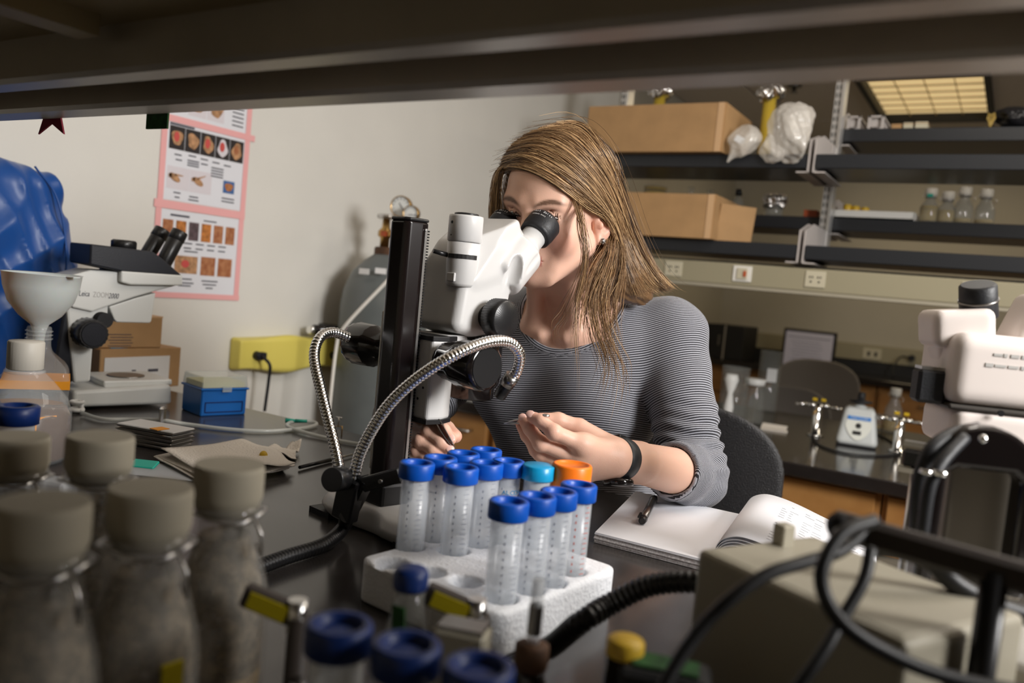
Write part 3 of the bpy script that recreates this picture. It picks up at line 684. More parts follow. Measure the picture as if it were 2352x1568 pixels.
# ---- beyond the island
def office_chair(name, label, c, rz, m, sc=1, slot=False, legs=True, group=None, back_z=.0, sh=0.):
    o = thing(name, label, 'chair', c, rz, group=group)
    def bf(p):
        y = p[:, 1]-.05*((p[:, 0]/.2)**2)+.03; q = np.stack([p[:, 0], y, p[:, 2]], 1)
        d = rbox(q, (0, 0, .0), (.205, .007, .155), .006); e = ((np.abs(p[:, 0])/.205)**2.6+(np.abs(p[:, 2])/.155)**2.6)**(1/2.6)-1
        d = smax(d, e*.15, .008)
        if slot: d = smax(d, -rbox(q, (0, 0, .085), (.045, .03, .018), .017), .004)
        return d
    v_, q_ = surface(bf, (-.23, -.06, -.18), (.23, .06, .18), .005); v_ = v_*np.array([sc, sc, sc])+np.array([0, 0, .78+back_z])
    link_mesh('backrest', fast_mesh('backrest', v_, q_), m, o)
    part('back_bar', MB().tube(spline([(0, .012, .74+back_z), (0, .05, .62+sh*.8), (0, .02, .47+sh), (0, -.1, .44+sh)], 6), .014, 10), 'black_plastic', o)
    part('seat', MB().lathe([(.16, .44), (.20, .445), (.215, .47), (.20, .49), (.05, .483)], (0, -.22, sh), n=32), m, o)
    part('gas_lift', MB().cyl((0, -.22, .1), (0, -.22, .44+sh), .025), 'black_plastic', o)
    for k in range(5):
        a = 2*pi*k/5; l_ = part('leg', MB().cyl((0, -.22, .11), (.26*cos(a), -.22+.26*sin(a), .07), .018, .012, 10), 'black_plastic', o)
        part('caster', MB().cyl((.26*cos(a)-.012, -.22+.26*sin(a), .027), (.26*cos(a)+.012, -.22+.26*sin(a), .027), .027, n=14), 'black_rubber', l_)
    return o
c = PY(1872, 905, 4.75); office_chair('lab_chair', 'grey-backed chair farther away, in front of the monitor', (c[0], 4.75, 0), radians(185), 'chair_grey', 1.12, group='grey chairs beyond the island', back_z=.02)
c = PY(1815, 930, 3.95); office_chair('lab_chair', 'grey-backed chair nearer the island, behind the glass jars', (c[0], 3.95, 0), radians(170), 'chair_grey', 1.0, group='grey chairs beyond the island', back_z=-.06)
tag(part('far_counter', MB().box((-.2, 5.88, CZ+.03), (3.1, .6, .04), bev=.004), 'epoxy_dark'), 'dark counter along the far wall below the monitor', 'counter')
tag(part('backsplash', MB().box((-.2, 6.16, CZ+.09), (3.1, .03, .09)), 'black_matte'), 'black upstand behind the far counter', 'backsplash')
for k in range(5):
    o = thing('wall_cabinet_base', ['oak cabinet at the far wall below the computer tower', 'oak cabinet at the far wall below the monitor', 'oak cabinet at the far wall just right of the monitor', 'oak cabinet at the far wall behind the vortex mixer', 'oak cabinet at the far wall behind the cream microscope'][k], 'cabinet', (-1.60+.6*k, 5.95, 0), group='oak cabinets under the far counter')
    o.name = 'base_cabinet'; part('body', MB().box((0, 0, .45), (.59, .5, .72)), 'oak', o)
    d = part('drawer', MB().box((0, -.26, .70), (.56, .02, .15), bev=.003), 'oak', o); part('handle', MB().tube([(-.05, -.27, .71), (-.05, -.295, .71), (.05, -.295, .71), (.05, -.27, .71)], .005), 'steel', d)
    for sx in (-1, 1): part('door', MB().box((sx*.145, -.26, .34), (.275, .02, .52), bev=.003), 'oak', o)
a = PY(1803, 752, 5.7); b = PY(1924, 765, 5.7); c = PY(1912, 866, 5.7); w = b[0]-a[0]; h_ = a[2]-c[2]
o = thing('monitor', 'black-framed computer monitor showing a pale document at the far wall', 'monitor', ((a[0]+b[0])/2, 5.7, c[2]))
zt = CZ+.052-c[2]
part('bezel', MB().box((0, 0, h_/2), (w, .03, h_), bev=.004), 'monitor_frame', o); scn = part('screen', MB().box((0, -.0165, h_/2), (w-.035, .003, h_-.035)), 'screen', o)
mb = MB(); mb.box((0, -.0185, h_*.82), (w*.8, .001, .004))
for k in range(9): mb.box((-.02+.01*(k % 3), -.0185, h_*(.72-.07*k)), (w*.55, .001, .002))
part('document_lines', mb, 'ink_dark', scn); part('stand', MB().box((0, .03, (zt+.06)/2), (.06, .03, .06-zt+.02)).box((0, .03, zt+.006), (.2, .16, .012)), 'monitor_frame', o)
a = PY(1640, 742, 5.8); b = PY(1727, 745, 5.8); o = thing('computer_tower', 'black computer tower with a silver edge at the far wall', 'computer', ((a[0]+b[0])/2, 5.8, CZ+.05)); w = b[0]-a[0]; h_ = a[2]-CZ-.05
part('case', MB().box((0, 0, h_/2), (w, .36, h_), bev=.004), 'black_matte', o); part('silver_edge', MB().box((.008, -.182, h_/2), (.010, .006, h_)).box((-w/2+.008, -.182, h_/2), (.008, .006, h_)), 'steel', o); part('drive_slot', MB().box((-.03, -.183, h_*.55), (.012, .004, h_*.3)), 'dark_steel', o)
c = PY(2000, 830, 6.13); o = thing('wall_outlet', 'pale outlet plate on the far wall raceway right of the monitor', 'outlet', (c[0], 6.14, .985)); part('plate', MB().box((0, 0, 0), (.12, .006, .075), bev=.002), 'outlet', o); part('sockets', MB().box((-.02, -.004, 0), (.018, .004, .03)).box((.025, -.004, 0), (.018, .004, .03)), 'slot_dark', o)
c = PY(2090, 850, 6.1); tag(part('plugged_cord', MB().cyl((c[0], 6.14, .99), (c[0], 6.09, .99), .02).tube(spline([(c[0], 6.09, .99), (c[0]-.06, 6.05, .99), (c[0]-.09, 6.0, .92), (c[0]-.08, 5.95, .86)], 6), .006), 'black_rubber'), 'black plug and cord in the far wall raceway', 'cord')
# ================================================================ the white stereo microscope in the middle
SAZ = radians(11); SO = np.array([-.615, .76, BZ])
zs = thing('stereo_microscope', 'white stereo microscope on a tall black column that the woman looks into', 'microscope', SO, -SAZ)
# local frame: x = her left, y = towards her, z = up
PB = lambda n, mb, m, par=zs, **k: part(n, mb, m, par, **k)
def basefn(p):
    q = p.copy(); d = rbox(q, (.015, .075, .016), (.125, .135, .016), .010)
    corner = rbox(q, (.015, .075, .016), (.118, .128, .03), .06)
    d = smax(d, corner, .006)
    return smax(d, -cylz(p, (.02, -.072, -.02), (.02, -.072, .06), .040, .004), .006)
sdf_part('base', basefn, (-.13, -.08, -.005), (.16, .24, .045), .0028, 'scope_white', zs)
for fx_ in (.09, -.07): PB('base_foot', MB().box((fx_, .04, .003), (.04, .16, .008)), 'black_rubber')
PB('stage_plate', MB().lathe([(.042, .030), (.042, .034)], (.0, .115, 0), n=40), 'scope_white')
PB('column_foot', MB().prism([(-.026, -.024), (.026, -.024), (.029, .014), (.020, .030), (-.020, .030), (-.029, .014)], .030, .058), 'black_plastic', bevel=.004)
cp = [(-.017, -.009), (-.012, -.013), (.012, -.013), (.017, -.009), (.0195, .008), (.0185, .018), (.010, .020), (.008, .015), (-.008, .015), (-.010, .020), (-.0185, .018), (-.0195, .008)]
col_ = PB('column', MB().prism(cp, .055, .362), 'anodised', bevel=.003, seg=3)
PB('column_cap', MB().prism([(x*1.02, y*1.02) for x, y in cp[:7]+cp[10:]], .362, .366), 'black_plastic', bevel=.002)
PB('guide_rail', MB().box((.0195, .0135, .20), (.0015, .0035, .31)).box((-.0195, .0135, .20), (.0015, .0035, .31)), 'steel', col_)
mb = MB(); z = .06
while z < .355: mb.box((.0150, .0205, z), (.004, .0022, .0016)); z += .0034
PB('gear_rack', mb, 'black_plastic', col_)
PB('rail_screw', MB().sphere((.0200, .012, .353), .0014, 8, 6), 'chrome', col_)
PB('side_strip', MB().box((-.0225, -.002, .16), (.004, .008, .19), bev=.001), 'white_plastic')
# arm that rides on the column
ar = PB('carrier_arm', MB().prism([(-.030, .022), (.039, .022), (.042, .044), (.034, .064), (-.030, .064)], .132, .228), 'scope_white', bevel=.004, seg=3)
PB('arm_cover', MB().prism([(-.031, .021), (.040, .021), (.043, .044), (.035, .065), (-.031, .065)], .226, .232), 'black_plastic', ar, bevel=.001)
PB('arm_underside', MB().prism([(-.031, .021), (.040, .021), (.043, .044), (.035, .065), (-.031, .065)], .128, .133), 'black_plastic', ar)
for hx_, hz_ in ((.015, .218), (.029, .170), (.021, .156)): PB('screw_hole', MB().cyl((hx_, .0222, hz_), (hx_, .0214, hz_), .0016, n=10), 'black_matte', ar)
PB('yoke', MB().prism([(-.024, .05), (.034, .05), (.030, .125), (-.020, .125)], .214, .233), 'scope_white', ar, bevel=.003)
for s_ in (-1, 1):
    X = np.array([[0, 0, s_], [0, 1, 0], [-s_, 0, 0]], float) if s_ > 0 else np.array([[0, 0, -1], [0, 1, 0], [1, 0, 0]], float)
    k_ = PB('focus_knob', MB().lathe([(.020, .050 if s_ > 0 else .028), (.022, .056), (.0235, .072), (.0265, .078), (.0270, .082), (.0278, .112), (.0265, .118), (.023, .1195)], (0, .032, .206), X, n=36, ribs=1, ribd=.03), 'black_gloss')
    PB('knob_face', MB().lathe([(.0230, .1190), (.0225, .1205)], (0, .032, .206), X, n=36), 'black_plastic', k_)
# optical body: lower drum, leaning trunk, sloped head, two tube housings
up_ = np.array([0, .70, .714])                 # direction of the eyepiece tubes
RT = np.stack([[1, 0, 0], np.cross(up_, [1, 0, 0]), up_], 1)
def bodyfn(p):
    d = cylz(p, (0, .112, .233), (0, .112, .262), .045, .010)
    Rl = rotm('X', -.12)
    d = smin(d, rbox(p, (0, .100, .292), (.046, .044, .060), .012, Rl), .010)
    d2 = rbox(p, (0, .108, .338), (.047, .052, .036), .012, rotm('X', .30))
    d = smin(d, d2, .010)
    hd = rbox(p, (0, .145, .338), (.040, .030, .036), .012, RT)
    d = smin(d, hd, .006)
    for s_ in (-1, 1):
        c0 = np.array([s_*.0335, .128, .305]); d = smin(d, cylz(p, c0+np.array([-s_*.004, 0, 0]), c0+np.array([-s_*.004, 0, 0])+up_*.060, .0325, .009), .004)
    # flat facets cut the shoulders
    n1 = np.array([0, -.45, .893]); d = smax(d, (p-np.array([0, .12, .3710]))@n1, .003)
    for s_ in (-1, 1):
        n2 = np.array([s_*.72, -.55, .42]); n2 /= np.linalg.norm(n2); d = smax(d, (p-np.array([s_*.044, .098, .345]))@n2, .0015)
        d = smax(d, -ell(p, (s_*.0600, .126, .302), (.0150, .0110, .038), rotm('X', -.25)), .0008)
        # thumb groove on each side
        d = smax(d, -ell(p, (s_*.0640, .160, .330), (.0050, .0060, .024), rotm('X', -.72)), .0006)
    n3 = np.array([0, -.90, .43]); n3 /= np.linalg.norm(n3); d = smax(d, (p-np.array([0, .066, .345]))@n3, .008)
    return d
ob = sdf_part('optical_body', bodyfn, (-.085, .03, .22), (.085, .225, .40), .0019, 'scope_white', zs)
sm = spline([(.030, .0645, .300), (.028, .0640, .28), (.024, .066, .258), (.026, .072, .236)], 6)
PB('seam', MB().tube(sm, .0005, 5), 'scope_seam', ob)
# photo port standing on the near side
pp = np.array([.030, .066, 0])
ph = PB('photo_port', MB().lathe([(.0165, .292), (.0182, .296), (.0198, .325), (.0200, .344), (.0192, .3445)], pp, n=40), 'scope_white')
PB('port_ring', MB().lathe([(.0192, .345), (.0208, .3465), (.0208, .374), (.0204, .3765)], pp, n=44), 'scope_white', ph)
PB('port_cover', MB().lathe([(.0145, .3765), (.0148, .379), (.0135, .3795)], pp, n=40), 'black_plastic', ph)
slot = MB()
for k in range(8):
    a0 = radians(-95+14*k)
    slot.box(pp+np.array([.0197*cos(a0), .0197*sin(a0), .3275]), (.0052, .0012, .0052), rotm('Z', a0+pi/2))
PB('lever_slot', slot, 'black_matte', ph)
a0 = radians(-118); PB('beam_lever', MB().cyl(pp+np.array([.019*cos(a0), .019*sin(a0), .328]), pp+np.array([-.016, -.034, .331]), .0030, .0026, 12), 'black_plastic', ph)
PB('set_screw', MB().cyl(pp+np.array([-.002, -.0210, .367]), pp+np.array([-.002, -.0203, .367]), .0018, n=10).cyl(pp+np.array([-.002, -.0210, .352]), pp+np.array([-.002, -.0203, .352]), .0009, n=8), 'black_matte', ph)
PB('port_hatch', MB().box(pp+np.array([.002, -.0182, .3025]), (.013, .003, .010), bev=.0006), 'scope_white', ph)
# eyepiece tubes
EP = {}
for s_ in (-1, 1):
    c0 = np.array([s_*.0335, .128, .305]); e0 = c0+up_*.055
    tb = PB('eyepiece_tube', MB().lathe([(.0195, 0), (.0190, .012), (.0168, .014), (.0166, .034)], e0, RT, 36), 'scope_white')
    ec = PB('eyecup', MB().lathe([(.0185, .030), (.0215, .031), (.0222, .036), (.0218, .037), (.0228, .040), (.0228, .056), (.0205, .0600), (.0185, .0595), (.0175, .050), (.001, .049)], e0, RT, 44), 'black_rubber')
    EP[s_] = e0+up_*.058
    PB('lens', MB().lathe([(.0165, .0495), (.010, .0515), (.001, .052)], e0, RT, 28), 'black_gloss', ec)
    # lettering wrapped round the cup
    for body, off, size in (('Carl Zeiss', .0535, .0040), ('455043-9902', .0480, .0026)):
        for i_, ch in enumerate(body):
            if ch == ' ': continue
            a = radians(-98 if s_ > 0 else -125)+(i_*size*.74)/.0229
            nrm = RT@np.array([cos(a), sin(a), 0]); tg = RT@np.array([-sin(a), cos(a), 0]); axd = up_
            Rl = np.stack([tg, axd, nrm], 1)   # x along the ring, y along the tube
            text('lettering', ch, size, 'label_white', ec, e0+nrm*.0229+axd*off-tg*size*.3, Rl, .00012)
# zoom knobs
for s_ in (-1, 1):
    X = np.array([[0, 0, s_], [0, 1, 0], [-s_, 0, 0]], float)
    if s_ < 0: X = np.array([[0, 0, -1], [0, 1, 0], [1, 0, 0]], float)
    k_ = PB('zoom_knob', MB().lathe([(.0150, .038), (.0152, .056), (.0145, .057)], (0, .100, .258), X, n=32), 'black_plastic')
    PB('knob_grip', MB().lathe([(.0215, .057), (.0242, .059), (.0246, .074), (.0232, .0785), (.0215, .080), (.001, .0802)], (0, .100, .258), X, n=90, ribs=1, ribd=.035), 'black_plastic', k_)
ob2 = PB('objective', MB().lathe([(.040, .233), (.040, .228), (.036, .226), (.036, .176), (.034, .170), (.030, .166), (.030, .154), (.027, .152), (.001, .155)], (.012, .118, 0), n=44), 'black_gloss')
PB('objective_ring', MB().lathe([(.0365, .180), (.0375, .182), (.0375, .187), (.0365, .189)], (.012, .118, 0), n=44), 'black_plastic', ob2)

# ---- twin gooseneck light
gl = thing('gooseneck_light', 'chrome twin gooseneck lamp clamped at the foot of the column', 'lamp', (*PZ(800, 1200, BZ)[:2], BZ))
GP = lambda n, mb, m, par=gl, **k: part(n, mb, m, par, world=True, **k)
def goose(pts, r, n=10, pitch=.0042):
    P = resample(spline(pts, 14), pitch/6); ph_ = np.arange(len(P))/6*2*pi; return P, r+.0006*np.abs(np.sin(ph_/2))*1.0
Pa, ra = goose([PD(783, 1098, .90), PD(770, 1030, .905), PD(738, 900, .93), PD(722, 820, .95), PD(735, 775, .965), PD(765, 763, .985), PD(800, 775, 1.0)], .0058)
GP('left_neck', MB().tube(Pa, ra, 12), 'chrome')
Pb, rb_ = goose([PD(812, 1098, .90), PD(832, 1030, .895), PD(885, 940, .885), PD(950, 875, .88), PD(1030, 822, .88), PD(1110, 788, .90), PD(1165, 785, .925), PD(1193, 812, .94), PD(1188, 850, .95), PD(1172, 872, .955)], .0062)
GP('right_neck', MB().tube(Pb, rb_, 12), 'chrome')
GP('light_head', MB().cyl(PD(1178, 862, .953), PD(1146, 911, .965), .0082, .0076, 24, ch=.0008), 'black_plastic')
GP('head_collar', MB().cyl(PD(1178, 862, .953), PD(1163, 884, .958), .0088, .0088, 24), 'dark_steel')
ck = PD(785, 1098, .895); GP('clamp_knob', MB().cyl(ck, ck+np.array([.006, -.022, .003]), .0135, .0130, 30, ch=.001), 'black_plastic')
fr = frame(np.array([0, 0, 1.]))
a = PD(768, 1100, .905); b = PD(832, 1100, .905); c = PD(800, 1190, .905)
GP('clamp_body', MB().box((a+b)/2*.5+c*.5, (.028, .016, .048), rotm('Y', .16), bev=.002).box((b*.7+c*.3)+np.array([0, 0, -.006]), (.014, .018, .050), rotm('Y', .45), bev=.002), 'black_plastic')
b1 = PD(838, 1112, .895); b2 = PD(918, 1090, .885)
GP('clamp_bar', MB().box((b1+b2)/2, (np.linalg.norm(b2-b1)+.004, .010, .016), frame((b2-b1)/np.linalg.norm(b2-b1))@np.array([[0, 1, 0], [0, 0, 1], [1, 0, 0]], float), bev=.0015), 'black_plastic')
GP('bar_screw', MB().cyl((b1+b2)/2+np.array([.004, -.009, 0]), (b1+b2)/2+np.array([.004, -.003, 0]), .0022, n=10), 'dark_steel')
Pc = resample(spline([PD(797, 1185, .90), PZ(788, 1212, BZ+.012), PZ(745, 1250, BZ+.009), PZ(660, 1278, BZ+.009), PZ(600, 1300, BZ+.009), PZ(480, 1345, BZ+.009), PZ(330, 1380, BZ+.009)], 12), .0009)
GP('light_guide', MB().tube(Pc, .0076+.0007*np.sin(np.arange(len(Pc))*2*pi/5), 10), 'black_plastic')
Pd = resample(spline([PZ(1100, 1568, BZ+.02), PZ(1250, 1495, BZ+.02), PD(1330, 1432, .60), PD(1400, 1388, .61), PD(1490, 1345, .61), PD(1590, 1335, .60), PD(1680, 1350, .60)], 12), .0012)
tag(part('light_guide_cable', MB().tube(Pd, .0082+.0007*np.sin(np.arange(len(Pd))*2*pi/4), 10), 'black_plastic'), 'thick ribbed black cable running from the foam rack to the beige box', 'cable')

# ================================================================ foam rack and conical tubes
th = radians(-7); fa = PZ(818, 1278, .96); fb = PZ(1413, 1297, .96); e1 = np.array([cos(th), sin(th)]); e2 = np.array([-sin(th), cos(th)])
L1 = (fb-fa)[:2]@e1; L2 = (fb-fa)[:2]@e2; fc = (fa+fb)/2
TU = [('t', 959, 1062), ('t', 1060, 1072), ('t', 1012, 1050), ('t', 1065, 1040), ('t', 1117, 1032), ('t', 1118, 1062), ('t', 1168, 1058), ('l', 1238, 1068), ('u', 1170, 1150), ('u', 1234, 1138), ('u', 1284, 1128), ('u', 1330, 1112)]
TP = [PZ(u, v, 1.042) for _, u, v in TU]; op_ = PZ(1315, 1066, 1.045)
fr_ = thing('foam_rack', 'white foam rack with round holes holding the blue-capped tubes', 'rack', (fc[0], fc[1], BZ), th)
inv = np.array([[cos(th), sin(th)], [-sin(th), cos(th)]])
holes = [inv@(p[:2]-fc[:2]) for p in TP]+[inv@(PZ(u, v, .96)[:2]-fc[:2]) for u, v in ((900, 1290), (985, 1312), (1070, 1334), (1000, 1368))]
RH = .0150
def foamfn(p):
    d = rbox(p, FC0, (FHX, FHY, .020), .006)
    d = smax(d, rbox(p, FC0, (FHX, FHY, .05), .018), .002)
    for h_ in holes: d = np.maximum(d, -(np.maximum(np.hypot(p[:, 0]-h_[0], p[:, 1]-h_[1])-RH, .006-p[:, 2])))
    return d
hh_ = np.array(holes); mn = np.array([-L1/2, -L2/2]); mx = np.array([max(L1/2, hh_[:, 0].max()+.0200), L2/2]); FC0 = np.array([*(mn+mx)/2, .020]); FHX, FHY = (mx-mn)/2
print('foam', mn, mx, L1, L2, holes)
sdf_part('foam_block', foamfn, (mn[0]-.01, mn[1]-.01, -.004), (mx[0]+.01, mx[1]+.01, .046), .0022, 'foam', fr_)
def conical(label, loc, capm='cap_blue', tubem='tube_plastic', flat=False, sc=1, ink='ink_soft', group=None, word=None, liquid=None, rz=0, R=.0138):
    o = thing('centrifuge_tube', label, 'tube', loc, rz, group=group)
    H = .115*sc
    part('tube_body', MB().lathe([(.003, .002), (.0125, .014), (R, .018), (R, H-.008), (R-.0012, H-.008), (R-.0012, .019), (.0112, .015), (.002, .0045)], n=32, cap=False), tubem, o)
    if flat: part('cap', MB().lathe([(.0165, H-.0145), (.0170, H-.013), (.0168, H-.001), (.0155, H), (.001, H+.0005)], n=56, ribs=1, ribd=.03), capm, o)
    else:
        cpt = part('cap', MB().lathe([(.0168, H-.015), (.0172, H-.014), (.0172, H-.0015), (.0162, H), (.0125, H), (.0118, H-.0012), (.0112, H-.0045), (.0105, H-.0048), (.001, H-.0030)], n=64, ribs=1, ribd=.022), capm, o)
    g_ = MB()
    for k in range(16): a = radians(-62+2); x, y = R*cos(a), R*sin(a); g_.box((x*1.005, y*1.005, .024+.0048*k), (.0035 if k % 2 else .0055, .0003, .0005), rotm('Z', a+pi/2))
    part('graduation', g_, ink, o)
    g_ = MB()
    for k in range(10): a = radians(-105); x, y = R*cos(a), R*sin(a); g_.box((x*1.006, y*1.006, .030+.0065*k), (.0012, .0003, .0022), rotm('Z', a+pi/2))
    part('numerals', g_, ink, o)
    if liquid: part('liquid', MB().lathe([(.003, .004), (.0112, .0155), (R-.0015, .02), (R-.0015, .02+liquid), (.001, .02+liquid)], n=28), 'glass_thin' if liquid < .05 else 'amber_liquid', o)
    if word:
        for i_, ch in enumerate(word):
            a = radians(-104+17*i_); x, y = R*1.01*cos(a), R*1.01*sin(a); text('lettering', ch, .0062, 'ink_blue', o, (x, y, H-.032), np.stack([[-sin(a), cos(a), 0], [0, 0, 1], [cos(a), sin(a), 0]], 1), .00015)
    return o
names = ['blue-capped tube at the left corner of the foam rack', 'blue-capped tube standing foremost in the left cluster, second column', 'blue-capped tube directly behind the left corner tube',
 'blue-capped tube third from the left corner along the rear left edge', 'rearmost blue-capped tube, nearest the tweezers hand', 'blue-capped tube in the middle of the left cluster', 'blue-capped tube with blue lettering beside the cyan-capped tube',
 'tube with a flat pale-blue cap between the blue and orange caps', 'nearest and lowest blue-capped tube at the front of the foam rack', 'blue-capped tube second from the front in the right row', 'blue-capped tube third from the front in the right row', 'blue-capped tube with red graduations at the rear end of the right row']
for k, ((kd, u, v), p) in enumerate(zip(TU, TP)):
    conical(names[k], (p[0], p[1], .9275), 'cap_cyan' if kd == 'l' else 'cap_blue', flat=kd == 'l', ink='ink_red' if k == 11 else 'ink_soft', group='conical tubes in the foam rack', word='ALCOH' if k == 6 else None, rz=radians(30+7*(k % 3)), liquid=.018 if k == 11 else None)
o = thing('orange_capped_jar', 'clear jar with a wide bright orange cap behind the foam rack', 'jar', (op_[0], op_[1], BZ))
part('jar_body', MB().lathe([(.015, 0), (.017, .003), (.017, .104), (.0155, .106)], n=36), 'tube_plastic', o)
part('cap', MB().lathe([(.0198, .098), (.0204, .100), (.0204, .1235), (.0192, .1255), (.0165, .1255), (.0158, .1240), (.001, .1245)], n=72, ribs=1, ribd=.012), 'cap_orange', o)

# ================================================================ notebook, pen
nbt = thing('notebook', 'open white notebook with the right-hand pages curling up', 'notebook', (*PZ(1500, 1200, BZ+.012)[:2], BZ))
NP = lambda n, mb, m, par=nbt, **k: part(n, mb, m, par, world=True, **k)
zt = BZ+.013
A0 = PZ(1366, 1222, zt); A1 = PZ(1460, 1128, zt); A2 = PZ(1722, 1186, zt); A3 = PZ(1585, 1270, zt)
A3 = A0+(A2-A1)*.90
for k in range(5):
    z0, z1 = BZ+.0006+.0026*k, BZ+.0006+.0026*k+.0024
    NP('page_block' if k < 4 else 'left_page', MB().add([(*p[:2]+rng.uniform(-.0006, .0006, 2), z) for z in (z0, z1) for p in (A0, A3, A2, A1)], [(0, 3, 2, 1), (4, 5, 6, 7), (0, 1, 5, 4), (1, 2, 6, 5), (2, 3, 7, 6), (3, 0, 4, 7)]), 'paper' if k == 4 else 'paper_edge')
ex = (A2-A1)/np.linalg.norm(A2-A1); ey = (A1-A0)/np.linalg.norm(A1-A0)
S0, S1 = A3, A2         # spine line
prof = [(-.004, .0), (-.010, .012), (-.004, .026), (.012, .034), (.032, .034), (.058, .029), (.090, .020), (.125, .011), (.158, .006)]
PR = spline([(a_, 0, b_) for a_, b_ in prof], 5)
def sheet(dz, sq):
    vs = []; fs = []; n = len(PR)
    for base in (S0, S1):
        for p in PR: vs.append(base+ex*(.004+p[0]*sq)+np.array([0, 0, p[2]*sq+dz]))
    for i in range(n-1): fs.append((i, n+i, n+i+1, i+1))
    return MB().add(vs, fs, True)
for k, (dz, sq) in enumerate(((0.0005, 1.0), (-.001, .93), (-.0015, .84), (-.002, .74))):
    s_ = NP('curled_page', sheet(dz, sq), 'paper'); md = s_.modifiers.new('thick', 'SOLIDIFY'); md.thickness = .0007
    if k == 0: top_page = s_
tx = MB(); rr = np.random.default_rng(2)
for li in range(17):
    fy = .10+.048*li; i0 = 21
    for w_ in range(7):
        if rr.random() < .22: continue
        i = i0+1+int(w_*2.6); 
        if i+2 >= len(PR): break
        q = []
        L_ = rr.uniform(.5, 1.9)
        for (ii, off) in ((i, 0), (i+L_, 0), (i+L_, .0011), (i, .0011)):
            f_ = min(ii, len(PR)-1.001); a_ = int(f_); P_ = PR[a_]*(1-(f_-a_))+PR[a_+1]*(f_-a_); bs = S0*(1-fy)+S1*fy+(S1-S0)/np.linalg.norm(S1-S0)*off
            q.append(bs+ex*(.004+P_[0])+np.array([0, 0, P_[2]+.0014]))
        tx.quad(*q)
NP('handwriting', tx, 'ink_dark', nbt)
pa, pb = PZ(1475, 1196, BZ+.019), PZ(1503, 1143, BZ+.019); pd_ = (pb-pa)/np.linalg.norm(pb-pa)
pn = thing('pen', 'short black and grey capped pen lying on the left notebook page', 'pen', pa)
QP = lambda n, mb, m, par=pn, **k: part(n, mb, m, par, world=True, **k)
QP('barrel', MB().cyl(pa+pd_*.004, pb-pd_*.012, .0048, .0052, 18), 'dark_steel'); QP('cap', MB().cyl(pb-pd_*.013, pb, .0056, .0046, 18, ch=.001), 'black_plastic'); QP('end_plug', MB().cyl(pa-pd_*.001, pa+pd_*.012, .0046, .0056, 18, ch=.001), 'black_plastic')
QP('clip', MB().box(pa+pd_*.010+np.array([-.005, .0, .004]), (.003, .022, .002), frame(pd_)@np.array([[1, 0, 0], [0, 0, 1], [0, 1, 0]], float)), 'black_plastic')

# ================================================================ left side of the bench
# second microscope, side view
LB = np.array([-1.440, .985, BZ]); laz = radians(13)
lm = thing('side_microscope', 'white and black stereo microscope standing at the left by the wall', 'microscope', (*LB[:2], BZ), -laz)
# local: y = towards the front edge of the bench (right in the photo), x = towards the camera side
def pl(u, v, off=.05):       # pixel on the microscope's side plane -> (y, z)
    nrm = np.array([cos(laz), -sin(laz), 0]); a = ray(u, v); t_ = ((LB+nrm*off-CAM)@nrm)/(a@nrm); q = CAM+a*t_-LB
    return (q@np.array([sin(laz), cos(laz), 0]), q[2])
def sideprism(pxs, x0, x1, off=None):
    off = x1 if off is None else off; P = [pl(u, v, off) for u, v in pxs]
    Rm = np.array([[0, 0, 1], [1, 0, 0], [0, 1, 0]], float)
    return MB().prism(P, x0, x1, Rm)
lp = lambda n, mb, m, par=lm, **k: part(n, mb, m, par, **k)
lbase = lp('base', sideprism([(168, 898), (166, 936), (395, 928), (394, 884)], -.095, .055), 'leica_white', bevel=.006, seg=3)
lp('stage_block', sideprism([(240, 892), (238, 875), (396, 871), (396, 884)], -.085, .035), 'leica_white', lbase, bevel=.003)
q1 = pl(317, 873, .035); lp('stage_disc', MB().lathe([(.034, 0), (.034, .003)], (-.025, q1[0], q1[1]-.001), n=40), 'dark_steel', lbase)
lp('pillar', sideprism([(170, 880), (208, 876), (216, 770), (228, 740), (248, 735), (250, 700), (205, 640), (152, 700)], -.035, .035), 'leica_white', bevel=.004)
lp('pillar_back', sideprism([(120, 870), (166, 880), (168, 690), (150, 690)], -.030, .030), 'leica_dark', bevel=.004)
am = lp('arm', sideprism([(135, 640), (208, 620), (275, 624), (280, 648), (420, 652), (345, 672), (310, 682), (252, 702), (212, 716), (166, 706)], -.040, .042), 'leica_white', bevel=.003)
lp('head_rim', sideprism([(278, 622), (278, 648), (300, 654), (420, 656), (420, 632)], -.058, .056), 'leica_white', bevel=.003)
lp('head', sideprism([(208, 560), (206, 608), (280, 624), (420, 634), (372, 592), (350, 577), (292, 570)], -.055, .054), 'leica_dark', bevel=.003)
q1 = pl(284, 568, .0); tk = lp('top_knob', MB().lathe([(.021, 0), (.0225, .001), (.0225, .013), (.019, .016), (.001, .0162)], (0, q1[0], q1[1]-.002), n=40, ribs=1, ribd=.06), 'black_plastic')
nd = np.array([0, .53, .85]); ey0 = pl(362, 588, .0); ey1 = pl(400, 606, .034)
for (u0, v0, u1, v1, xo) in ((338, 586, 372, 530, -.028), (378, 600, 412, 535, .030)):
    a_ = pl(u0, v0, xo); b_ = pl(u1, v1, xo); A_ = np.array([xo, a_[0], a_[1]]); B_ = np.array([xo, b_[0], b_[1]]); dd = (B_-A_)/np.linalg.norm(B_-A_)
    e_ = lp('eyepiece', MB().cyl(A_-dd*.03, B_, .0145, .0150, 30, ch=.001), 'black_plastic'); lp('eyepiece_cap', MB().cyl(B_-dd*.016, B_+dd*.004, .0158, .0152, 30, ch=.001), 'black_plastic', e_)
lp('objective_cone', sideprism([(250, 704), (312, 684), (358, 672), (348, 738), (344, 742), (268, 740), (262, 733)], -.038, .038), 'leica_white', bevel=.010, seg=3)
